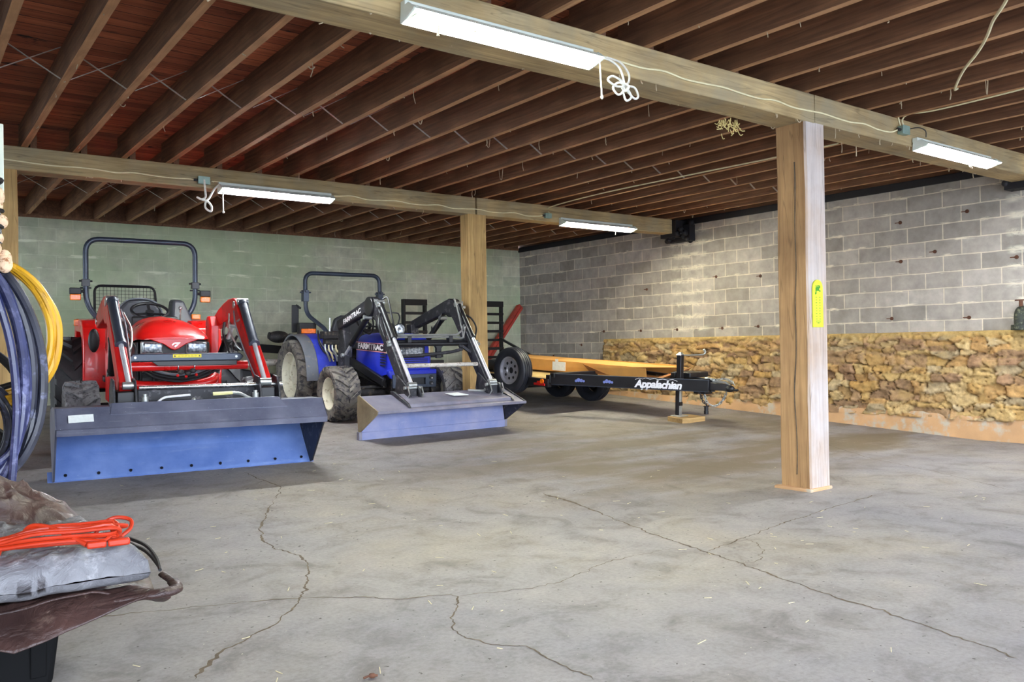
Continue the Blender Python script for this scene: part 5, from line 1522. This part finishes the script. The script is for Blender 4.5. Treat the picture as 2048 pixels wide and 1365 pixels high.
# loader
for s in (-1, 1):
    mb = MB(); a, b = sorted((s * .44, s * .55)); mb.prism([(1.82, .46), (2.03, .46), (2.02, 1.20), (1.88, 1.21), (1.80, .95)], 'x', a, b); mb.build('loader_post', M['black_worn'], BT, bevel=.012)
    mb = MB(); mb.bar((s * .46, 1.86, .74), (s * .34, 1.08, .50), .05, .10); mb.bar((s * .42, 1.86, .62), (s * .30, 1.12, .46), .05, .07); mb.build('loader_subframe', M['black'], BT, bevel=.01)
    mb = MB(); a, b = sorted((s * .495, s * .585))
    mb.prism([(2.0, 1.245), (1.06, 1.525), (.94, 1.545), (.84, 1.52), (.76, 1.43), (.05, .60), (-.02, .50), (.07, .43), (.17, .50), (.84, 1.27), (.93, 1.345), (1.06, 1.36), (1.96, 1.13)], 'x', a, b)
    arm = mb.build('loader_arm', M['black_worn'], BT, bevel=.014, angle=50)
    mb = MB(); mb.cyl((s * .50, .96, 1.43), (s * .615, .96, 1.43), .118, n=28); mb.build('knee_plate', M['black'], arm, bevel=.008)
    cylinder_part('lift_cylinder', BT, (s * .53, 1.16, 1.30), (s * .53, 1.84, .80), .036, .018, .68, M['black'])
    cylinder_part('tilt_cylinder', BT, (s * .54, .79, 1.475), (s * .53, -.02, .56), .034, .022, .44, M['black'])
    mb = MB(); mb.prism([(.24, .47), (.20, .66), (.10, .62), (-.10, .52), (-.14, .44), (.20, .40)], 'x', s * .535 - .075, s * .535 - .055); mb.prism([(.24, .47), (.20, .66), (.10, .62), (-.10, .52), (-.14, .44), (.20, .40)], 'x', s * .535 + .055, s * .535 + .075)
    mb.span(s * .535 - .05, s * .535 + .05, -.06, .14, .40, .52); mb.build('hitch_bracket', M['black_worn'], BT, bevel=.005)
    mb = MB(); mb.tube([(s * .535 - .085, -.10, .42), (s * .535 - .085, -.145, .47), (s * .535 - .085, -.10, .55)], .008, 6); mb.tube([(s * .535 + .085, -.10, .42), (s * .535 + .085, -.145, .47), (s * .535 + .085, -.10, .55)], .008, 6); mb.cyl((s * .535 - .10, -.03, .53), (s * .535 + .10, -.03, .53), .02, n=12); mb.build('hitch_pin', M['zinc'], BT)
    hose_part(BT, [(s * .50, .80, 1.52), (s * .46, .76, 1.54), (s * .46, .70, 1.46), (s * .46, .60, 1.25), (s * .45, .50, 1.06)], .011, M['zinc'] if s > 0 else M['hose'], 'hydraulic_pipe')
    hose_part(BT, [(s * .58, .70, 1.35), (s * .63, .62, 1.30), (s * .66, .55, 1.18), (s * .60, .50, 1.03)], .011)
    hose_part(BT, [(s * .50, 1.14, 1.36), (s * .45, 1.16, 1.22), (s * .44, 1.26, 1.10), (s * .48, 1.36, 1.12), (s * .50, 1.40, 1.18)], .011)
    mb = MB()
    for q in ((s * .585, .74, 1.44), (s * .585, .80, 1.50), (s * .59, .44, 1.02), (s * .60, .41, .99)): mb.cyl(Vector(q) - V(.02, 0, 0), Vector(q) + V(.02, 0, 0), .020, n=10)
    mb.build('fittings', M['zinc'], arm)
    if s < 0:
        text('FARMTRAC', 'lettering', M['white_paint'], arm, (-.5865, 1.50, 1.305), (0, -.958, .286), (0, .286, .958), .135, .0005, .004, align='CENTER', space=.98).scale = (.82, .62, 1)
        mb = MB(); vs = [Vector((-.5856, y, z)) for y, z in ((.76, 1.36), (.735, 1.30), (.50, 1.02), (.53, 1.07))]
        mb.hexa([Vector((-.5868, .78, 1.33)), Vector((-.5868, .74, 1.29)), Vector((-.5868, .52, 1.02)), Vector((-.5868, .48, .98)), Vector((-.5845, .78, 1.33)), Vector((-.5845, .74, 1.29)), Vector((-.5845, .52, 1.02)), Vector((-.5845, .48, .98))]); mb.build('rubbed_patch', M['zinc'], arm)
for (y, z, r) in ((.50, .995, .028), (.56, 1.02, .022)):
    mb = MB(); mb.cyl((-.50, y, z), (.50, y, z), r, n=16); mb.build('cross_tube', M['black'], BT)
for z, y in ((1.075, .50), (1.10, .53)):
    mb = MB(); mb.tube(fillet([(-.52, y, z - .06), (-.46, y, z), (.36, y, z), (.44, y, z + (.05 if z > 1.08 else -.02)), (.50, y + .05, z + .12)], .03, 5), .012, 8); mb.build('hydraulic_pipe', M['zinc'], BT)
for x in (-.30, .26):
    mb = MB(); mb.span(x - .025, x + .025, .48, .56, 1.01, 1.09); mb.build('pipe_clip', M['black'], BT, bevel=.004)
mb = MB(); mb.prism([(.03, .985), (.17, .985), (.135, .94), (.135, .82), (.065, .82), (.065, .94)], 'y', .49, .53); mb.build('cross_tube_bracket', M['black'], BT, bevel=.006)
mb = MB(); mb.tube(catmull([(-.48, .42, .855), (-.2, .42, .865), (.2, .42, .895), (.38, .42, .93)], 5), .020, 10); mb.bar((.36, .42, .975), (.52, .42, .875), .03, .045, (0, 1, 0)); mb.ball((.36, .42, .965), .028); mb.build('guard_bar', M['black_worn'], BT)
mb = MB(); mb.cyl((-.52, .26, .755), (.53, .26, .755), .024, n=16); mb.build('cross_tube', M['white_tube'], BT)
wl = node('work_lamp', BT, (-.36, .62, 1.16))
mb = MB(); mb.lathe([(0, .02), (-.03, .065), (-.045, .078), (-.052, .076)], (0, .05, 0), (0, 1, 0), 28); mb.build('shell', M['black'], wl)
mb = MB(); mb.lathe([(0, .001), (-.006, .04), (0, .070)], (0, .004, 0), (0, 1, 0), 28); mb.build('lens', M['lamp_glass'], wl)
mb = MB(); mb.tube(catmull([(0, .05, .07), (.02, .05, .14), (.0, .05, .19), (-.06, .05, .20), (-.12, .08, .20), (-.18, .1, .22)], 5), .009, 7); mb.build('stem', M['black'], wl)

# worn bucket, set a little askew on the arms
bk = node('bucket', BT, (-.18, 0, 0), (0, 0, math.radians(5)))
prof = [(0, .002), (.012, .12), (.055, .30), (.045, .455), (-.355, .330)]
mb = MB(); mb.sheet(prof[:4], 'x', -1.0, .965, .010); mb.build('floor_plate', M['bucket_old_in'], bk, angle=60)
mb = MB(); mb.sheet([(.05, .452), (-.352, .328)], 'x', -1.0, 1.0, -.012); mb.build('top_plate', M['bucket_old'], bk)
mb = MB(); mb.span(-1.0, 1.0, -.372, -.345, .312, .345); mb.build('lip', M['bucket_old'], bk, bevel=.006)
mb = MB(); mb.span(-1.01, .97, -.012, .012, .0, .085); mb.build('cutting_edge', M['bucket_old_in'], bk, bevel=.003)
for x in (-1.0, .985):
    mb = MB(); mb.prism([(.03, .085), (.06, .30), (.05, .47), (.02, .478), (-.372, .345), (-.36, .31), (-.01, .085)], 'x', x - .008, x + .008); sp = mb.build('side_plate', M['bucket_side'] if x < 0 else M['black_worn'], bk, bevel=.004)
    mb = MB(); mb.span(x - .018, x + .018, -.015, .04, .0, .088); mb.build('side_cutter', M['bucket_old'], bk, bevel=.003)
mb = MB(); mb.prism([(-.34, .352), (.06, .475), (.06, .50), (-.02, .50), (-.30, .395)], 'x', -.60, -.575); mb.build('stiffener_rib', M['black_worn'], bk, bevel=.004)
mb = MB(); mb.prism([(-.34, .352), (.06, .475), (.06, .50), (-.30, .395)], 'x', .82, .845); mb.build('stiffener_rib', M['black_worn'], bk, bevel=.004)
mb = MB(); mb.hexa([Vector(p) for p in ((-.58, -.31, .352), (.83, -.31, .352), (-.58, -.10, .405), (.83, -.10, .405), (-.58, -.30, .39), (.83, -.30, .39), (-.58, -.10, .43), (.83, -.10, .43))]); mb.build('stiffener', M['bucket_old'], bk, bevel=.006)
mb = MB(); mb.hexa([Vector(p) for p in ((.10, -.17, .432), (.30, -.17, .432), (.05, -.06, .452), (.23, -.06, .452), (.10, -.17, .436), (.30, -.17, .436), (.05, -.06, .456), (.23, -.06, .456))]); mb.build('paper_label', M['white_label'], bk)
mb = MB(); mb.tube(catmull([(.40, -.02, .47), (.50, -.06, .465), (.60, -.06, .46), (.66, -.02, .48)], 6), .014, 8); mb.build('latch_handle', M['zinc'], bk)
# ------------------------------------------------------------------ flat trailer
TR = thing('trailer', 'black flatbed trailer with a crank jack, ladder ramps and white name on its drawbar', 'trailer', M=frame(8.26, 7.45, 5))
A = Vector((-.86, 1.56, .475)); Bc = Vector((-.02, -.50, .49))
for s in (-1, 1):
    a = Vector((s * .86, 1.60, .475)); b = Vector((s * .045, -.42, .487))
    mb = MB(); mb.bar(a, b, .05, .15); d = (b - a).normalized(); sd = Vector((-s * d.y * 1, s * d.x, 0)).normalized()
    tb = mb.build('drawbar', M['black'], TR, bevel=.006)
    mb = MB()
    for zz in (.073, -.073): mb.bar(a + V(0, 0, zz) + d * .02, b + V(0, 0, zz), .062, .008)
    mb.build('flange', M['rops'], tb)
    if s < 0:
        out = Vector((d.y, -d.x, 0)).normalized() * 1.0
        if out.x > 0: out = -out
        p = a + d * (b - a).length * .70 + out * .0265
        t1 = text('Appalachian', 'lettering', M['white_paint'], tb, p + V(0, 0, -.012), d, (0, 0, 1), .135, .0008, .006, .22, 'CENTER', .95)
        mb = MB()
        q = a + d * (b - a).length * .56 + out * .0275
        pk = [0, .05, .10, .14, .20, .26, .31, .37, .44, .50, .56]; ph = [.042, .060, .050, .066, .052, .064, .050, .060, .050, .062, .040]
        mb.tube([q + d * (u - .0) + V(0, 0, h + .004) for u, h in zip(pk, ph)], .0035, 5); mb.build('mountain_outline', M['white_paint'], tb)
        for u in (.20, .385):
            mb = MB(); c = a + d * (b - a).length * u + out * .026
            for (du, dz, r) in ((-.05, -.008, .018), (-.015, .004, .026), (.025, -.002, .022), (.06, -.008, .016)):
                mb.cyl(c + d * du + V(0, 0, dz), c + d * du + V(0, 0, dz) + out * .002, r, n=14)
            mb.build('cloud_decal', M['decal_blue'], tb)
    else:
        p = a + d * (b - a).length * .42; out = Vector((d.y, -d.x, 0)).normalized()
        if out.x > 0: out = -out
        mb = MB(); mb.bar(p - d * .16 + out * .027 + V(0, 0, .02), p + d * .16 + out * .027 + V(0, 0, .02), .004, .05); mb.build('reflector_strip', M['steel'], tb)
mb = MB(); mb.span(-.90, .90, 1.58, 1.66, .42, .53); mb.span(-.88, .88, 1.52, 1.60, .50, .56); mb.build('front_header', M['black'], TR, bevel=.006)
mb = MB(); mb.span(.02, .42, -.08, .20, .56, .63); mb.span(.0, .5, .15, .22, .56, .62); mb.build('tool_tray', M['black'], TR, bevel=.01)
for s in (-1, 1):
    mb = MB(); mb.span(s * .88 - .035, s * .88 + .035, 1.6, 4.9, .36, .475); mb.build('side_rail', M['black'], TR, bevel=.005)
mb = MB()
for k in range(9): mb.span(-.85 + k * .19, -.85 + k * .19 + .18, 1.66, 4.88, .43, .468)
mb.build('deck', M['deck_wood'], TR, bevel=.003)
mb = MB(); mb.span(-.9, .9, 4.82, 4.92, .34, .47)
for y in (2.3, 3.1, 3.9): mb.span(-.86, .86, y, y + .06, .34, .43)
mb.build('cross_members', M['black'], TR, bevel=.004)
mb = MB(); mb.cyl((-.68, 2.42, .31), (.78, 2.42, .31), .035, n=12); mb.cyl((-.68, 3.16, .31), (.78, 3.16, .31), .035, n=12); mb.build('axles', M['black'], TR)
def twheel(name, c, s, R=.33, w=.20, rR=.195, rim='rim_silver'):
    n = node(name, TR, c)
    mb = MB(); h = w / 2
    half = [(.70 * h, rR), (.92 * h, rR + .03), (h, rR + .07), (.97 * h, R - .03), (.84 * h, R - .008), (.62 * h, R), (.60 * h, R - .007), (.52 * h, R - .007), (.50 * h, R), (.22 * h, R + .001), (.20 * h, R - .007), (.12 * h, R - .007), (.10 * h, R + .001)]
    prof = half + [(-x, r) for x, r in half[::-1]]
    mb.lathe(prof, (0, 0, 0), (1, 0, 0), 48); mb.lathe([(.7 * h, rR), (-.7 * h, rR)], (0, 0, 0), (1, 0, 0), 48)
    mb.build('tyre', M['rubber_trailer'], n, angle=30)
    mb = MB()
    pr = [(.72 * h, rR * .99), (.82 * h, rR * 1.02), (.80 * h, rR * .95), (.45 * h, rR * .90), (.40 * h, rR * .84), (.52 * h, rR * .70), (.50 * h, rR * .42), (.40 * h, rR * .38), (.40 * h, rR * .24), (.1 * h, rR * .235), (.1 * h, .0005)]
    mb.lathe([(s * a, r) for a, r in pr], (0, 0, 0), (1, 0, 0), 40); mb.build('rim', M[rim], n, angle=30)
    mb = MB()
    for k in range(8):
        a = 2 * PI * k / 8 + .2; q = Vector((0, math.cos(a), math.sin(a)))
        mb.ball(q * rR * .60 + V(s * .51 * h, 0, 0), 1, 10, 6, (.006, .022, .022))
    mb.cyl((s * .12 * h, 0, 0), (s * .30 * h, 0, 0), rR * .235, n=20)
    mb.build('rim_holes', M['black'], n)
    return n
twheel('spare_wheel', (-.93, 2.31, .555), -1)
mb = MB(); mb.cyl((-.84, 2.31, .555), (-.90, 2.31, .555), .05, n=14); mb.span(-.86, -.83, 2.27, 2.35, .40, .62); mb.build('spare_bracket', M['black'], TR)
for s, x in ((-1, -.56), (1, .86)):
    for y in ((2.42, 3.16) if s > 0 else (3.16,)): twheel('road_wheel', (x, y, .33), s, rim='black')
# jack
jk = node('jack', TR, (-.06, .02, 0))
mb = MB(); mb.span(-.035, .035, -.035, .035, .42, .86); mb.build('outer_tube', M['black'], jk, bevel=.008)
mb = MB(); mb.span(-.026, .026, -.026, .026, .07, .44); mb.build('inner_leg', M['zinc'], jk, bevel=.005)
mb = MB(); mb.span(-.060, -.030, -.02, .02, .08, .44); mb.build('rack', M['black'], jk)
mb = MB(); mb.span(-.029, .029, -.029, .029, .20, .25); mb.build('black_band', M['black'], jk)
mb = MB(); mb.span(-.09, .10, -.075, .075, .062, .074); mb.build('foot', M['zinc'], jk, bevel=.004)
mb = MB(); mb.hexa([Vector(p) for p in ((-.04, -.04, .86), (.04, -.04, .86), (-.04, .04, .86), (.04, .04, .86), (-.012, -.012, .895), (.012, -.012, .895), (-.012, .012, .895), (.012, .012, .895))]); mb.build('cap', M['zinc'], jk)
mb = MB(); mb.tube(fillet([(.0, 0, .872), (.05, -.02, .855), (.36, -.10, .86), (.39, -.11, .885), (.385, -.11, .915)], .03, 6), .009, 8); mb.cyl((.385, -.11, .895), (.36, -.105, .93), .015, n=8); mb.build('crank', M['zinc'], jk)
# coupler and what hangs from it
cp = node('coupler', TR, (.02, -.55, .49))
mb = MB(); mb.hexa([Vector(p) for p in ((-.065, .16, -.06), (.065, .16, -.06), (-.05, -.12, -.045), (.05, -.12, -.045), (-.06, .16, .05), (.06, .16, .05), (-.035, -.12, .03), (.035, -.12, .03))]); mb.span(-.10, .10, .15, .165, -.085, .085); mb.build('body', M['black'], cp, bevel=.012)
mb = MB(); mb.ball((0, -.13, -.02), 1, 16, 10, (.05, .07, .045)); mb.cyl((0, -.18, -.035), (0, -.25, -.03), .016, n=10); mb.build('ball_socket', M['black'], cp)
mb = MB(); mb.bar((0, .12, .055), (0, -.08, .055), .02, .02); mb.bar((0, -.06, .06), (0, -.13, .02), .025, .014); mb.build('latch', M['zinc'], cp)
mb = MB(); mb.span(-.10, .06, .165, .34, -.11, -.07); mb.build('bracket', M['black'], cp, bevel=.004)
def chain(pts, n_):
    P = catmull(pts, 12); mb = MB()
    L = [0]
    for i in range(1, len(P)): L.append(L[-1] + (P[i] - P[i - 1]).length)
    k = 0; step = L[-1] / n_
    for j in range(n_):
        tgt = step * (j + .5)
        while k < len(L) - 2 and L[k + 1] < tgt: k += 1
        q = P[k]; d = (P[k + 1] - P[k]).normalized(); a = d.orthogonal().normalized(); c = d.cross(a)
        if j % 2: a, c = c, a
        ring = [q + d * (.026 * math.cos(2 * PI * t / 12)) + a * (.013 * math.sin(2 * PI * t / 12)) for t in range(12)]
        mb.tube(ring, .0055, 6, closed=True)
    return mb
chain([(-.02, -.37, .58), (-.055, -.36, .50), (-.05, -.36, .40), (-.03, -.37, .30), (.02, -.42, .235), (.06, -.48, .245), (.08, -.55, .32), (.07, -.60, .41), (.05, -.62, .46)], 22).build('safety_chain', M['zinc'], TR)
chain([(-.02, -.36, .58), (.03, -.48, .565), (.05, -.58, .585), (.05, -.68, .56), (.04, -.74, .52)], 12).build('safety_chain', M['zinc'], TR)
chain([(-.10, -.30, .45), (-.085, -.32, .38), (-.06, -.34, .30), (-.02, -.37, .24)], 7).build('safety_chain', M['iron'], TR)
pg = node('trailer_plug', TR, (-.02, -.37, 0))
mb = MB(); mb.tube(catmull([(-.05, .12, .46), (-.03, .04, .40), (.0, 0, .30), (.0, 0, .22)], 5), .008, 7); mb.build('cable', M['hose'], pg)
mb = MB(); mb.cyl((0, 0, .22), (0, 0, .165), .026, n=12); mb.cyl((0, 0, .165), (0, 0, .125), .030, n=12); mb.bar((-.05, 0, .225), (.05, 0, .225), .02, .012); mb.build('connector', M['plastic'], pg)
# side marker by the spare
mk = node('marker_lamp', TR, (-.925, 1.70, .44))
mb = MB(); mb.cyl((0, 0, 0), (-.02, 0, 0), .032, n=16); mb.build('lens', M['orange_lens'], mk)
mb = MB(); mb.span(-.015, 0, -.05, .16, -.06, -.03); mb.span(-.012, 0, -.03, .10, -.06, .0); mb.build('red_reflector', M['red_worn'], mk)
# ladder ramps standing at the tail
for x in (-.865, .83):
    rp = node('ramp', TR, (x, 4.84, .34), (math.radians(-2), 0, 0))
    for s in (-1, 1):
        mb = MB(); mb.span(s * .215 - .022, s * .215 + .022, -.025, .045, 0, 1.245); mb.build('side_rail', M['ramp'], rp, bevel=.004)
    for k in range(8):
        z = .06 + k * .155
        mb = MB(); mb.span(-.235, .235, -.04, .02, z, z + (.045 if k < 7 else .10)); mb.build('rung', M['ramp'], rp, bevel=.004)
mb = MB(); mb.bar((.95, 4.80, .92), (.93, 3.5, .50), .03, .04); mb.build('ramp_brace', M['black'], TR)

# cardboard carton on the deck, flaps open at the near end
t = thing('cardboard_carton', 'long opened cardboard carton lying on the trailer deck', 'box', M=TR.matrix_basis @ Matrix.Translation((0, 0, .50)))
x0, x1, y0, y1, h = .0, .72, .62, 3.75, .17
mb = MB(); th = .008
mb.span(x0, x1, y0, y1, .0, th); mb.hexa([Vector(p) for p in ((x0, y0, 0), (x0 + th, y0, 0), (x0, y1, 0), (x0 + th, y1, 0), (x0 - .03, y0, h * .86), (x0 - .02, y0, h * .86), (x0, y1, h), (x0 + th, y1, h))]); mb.span(x1 - th, x1, y0, y1, 0, h); mb.span(x0, x1, y1 - th, y1, 0, h)
mb.build('body', M['card'], t)
mb = MB(); mb.hexa([Vector(p) for p in ((x0 - .02, y0 + .25, h * .87), (x1 + .05, y0 - .1, h * .80), (x0, y1, h), (x1, y1, h), (x0 - .02, y0 + .25, h * .87 + th), (x1 + .05, y0 - .1, h * .80 + th), (x0, y1, h + th), (x1, y1, h + th))]); mb.build('lid', M['card'], t)
mb = MB(); mb.hexa([Vector(p) for p in ((x0 - .035, 1.22, .02), (x0 - .03, 1.22, .02), (x0 - .035, 1.62, .02), (x0 - .03, 1.62, .02), (x0 - .06, 1.30, .03), (x0 - .055, 1.30, .03), (x0 - .075, 1.75, .15), (x0 - .07, 1.75, .15))]); mb.build('flap', M['card_in'], t)
mb = MB(); mb.hexa([Vector(p) for p in ((x0 + .1, y0 - .02, .0), (x0 + .1, y0, .0), (x1, y0 - .02, .0), (x1, y0, .0), (x0 + .2, y0 - .12, .02), (x0 + .2, y0 - .10, .02), (x1 + .06, y0 - .16, .14), (x1 + .06, y0 - .14, .14))]); mb.build('end_flap', M['card_in'], t)
mb = MB(); mb.span(x0 - .034, x0 - .026, 2.15, 2.42, .02, .15); mb.span(x0 - .035, x0 - .03, 2.30, 2.36, .15, .19); mb.build('white_label', M['white_label'], t)

# timber block under the jack
t = thing('timber_block', 'short pale timber block under the trailer jack', 'block', M=TR.matrix_basis @ Matrix.Translation((.0, .0, 0)))
mb = MB(); mb.prism([(-.24, -.17), (-.14, -.20), (.22, -.19), (.225, .10), (-.2, .10)], 'z', -.02, .062); mb.build('block', M['block_wood'], t, bevel=.008)

# dark implement parked between and behind the tractors
t = thing('mower_deck', 'dark implement with a grey pipe, parked by the back wall between the tractors', 'implement', M=frame(4.9, 12.1, 0))
mb = MB(); mb.prism([(-.9, .10), (.1, .10), (.1, .30), (-.25, .40), (-.9, .52)], 'y', -.1, .8); mb.build('housing', M['black'], t, bevel=.02)
mb = MB(); mb.cyl((-1.0, -.2, .60), (.2, -.2, .62), .05, n=14); mb.build('pipe', M['white_tube'], t)
mb = MB(); mb.bar((-1.0, -.1, .85), (.2, .1, .74), .06, .12); mb.build('beam', M['black'], t, bevel=.01)
mb = MB(); mb.ball((-.35, -.1, .98), 1, 14, 10, (.16, .12, .09)); mb.cyl((-.5, -.1, 1.0), (-.2, -.1, .96), .05, n=12); mb.build('gearbox', M['iron'], t)
mb = MB(); mb.prism([(-.15, .45), (.3, .45), (.3, 1.0), (-.1, 1.02)], 'y', .1, .16); mb.build('guard_plate', M['black'], t, bevel=.01)
mb = MB(); mb.span(-1.0, .3, -.25, -.15, .06, .34); mb.build('skirt', M['black'], t, bevel=.01)
for x in (-.8, .1):
    mb = MB(); mb.cyl((x, .7, .10), (x + .08, .7, .10), .10, n=18); mb.build('gauge_wheel', M['rubber_new'], t)
t = thing('disc_implement', 'black bar implement with ring-edged discs behind the right front wheel of the blue tractor', 'implement', M=frame(6.0, 10.75, 0))
mb = MB(); mb.span(-.35, .62, -.04, .04, .60, .66); mb.span(-.35, .62, -.02, .06, .70, .74); mb.span(-.3, .55, 0, .3, .2, .58); mb.build('frame', M['black'], t, bevel=.008)
for k, z in enumerate((.12, .27, .42)):
    n = node('disc', t, (.30, -.12, z))
    mb = MB(); mb.torus((0, 0, 0), .085, .012, (0, 1, 0), 24, 6); mb.build('edge_ring', M['zinc'], n)
    mb = MB(); mb.cyl((0, .02, 0), (0, .10, 0), .085, n=24); mb.build('disc_body', M['black'], n)
mb = MB()
for x in (-.3, .5): mb.span(x, x + .06, .1, .2, -.0, .25)
mb.build('stand', M['black'], t)
# ------------------------------------------------------------------ camera and daylight
f_px, yaw, pit, rol = 1670.283, math.radians(36.4574), math.radians(.3166), math.radians(-.8792)
fw = Vector((math.sin(yaw) * math.cos(pit), math.cos(yaw) * math.cos(pit), math.sin(pit)))
r0 = Vector((math.cos(yaw), -math.sin(yaw), 0)); u0 = r0.cross(fw)
r = r0 * math.cos(rol) + u0 * math.sin(rol); u = -r0 * math.sin(rol) + u0 * math.cos(rol)
cam = bpy.data.cameras.new('camera'); co = bpy.data.objects.new('camera', cam); COL.objects.link(co)
Mc = Matrix.Identity(4)
for i in range(3): Mc[i][0], Mc[i][1], Mc[i][2], Mc[i][3] = r[i], u[i], -fw[i], (0, 0, 1.156)[i]
co.matrix_world = Mc
cam.sensor_width = 36; cam.lens = f_px / 2048 * 36; cam.clip_start = .02; cam.clip_end = 200
S.camera = co

w = bpy.data.worlds.new('sky'); S.world = w; w.use_nodes = True
bg = w.node_tree.nodes['Background']
tc = w.node_tree.nodes.new('ShaderNodeTexCoord'); sp = w.node_tree.nodes.new('ShaderNodeSeparateXYZ'); rp = w.node_tree.nodes.new('ShaderNodeValToRGB')
rp.color_ramp.elements[0].position = 0.0; rp.color_ramp.elements[0].color = (.80, .88, 1.0, 1)
rp.color_ramp.elements[1].position = 1.0; rp.color_ramp.elements[1].color = (.55, .72, 1.0, 1)
w.node_tree.links.new(tc.outputs['Generated'], sp.inputs[0]); w.node_tree.links.new(sp.outputs[2], rp.inputs[0]); w.node_tree.links.new(rp.outputs[0], bg.inputs[0])
bg.inputs[1].default_value = 3.8

vs = S.view_settings
S.display_settings.display_device = 'sRGB'
vs.view_transform = 'Standard'; vs.look = 'None'; vs.exposure = 1.9; vs.gamma = 1.0; vs.use_curve_mapping = False
S.cycles.use_denoising = True
S.cycles.max_bounces = 8; S.cycles.diffuse_bounces = 5; S.cycles.glossy_bounces = 3
S.cycles.sample_clamp_indirect = 8
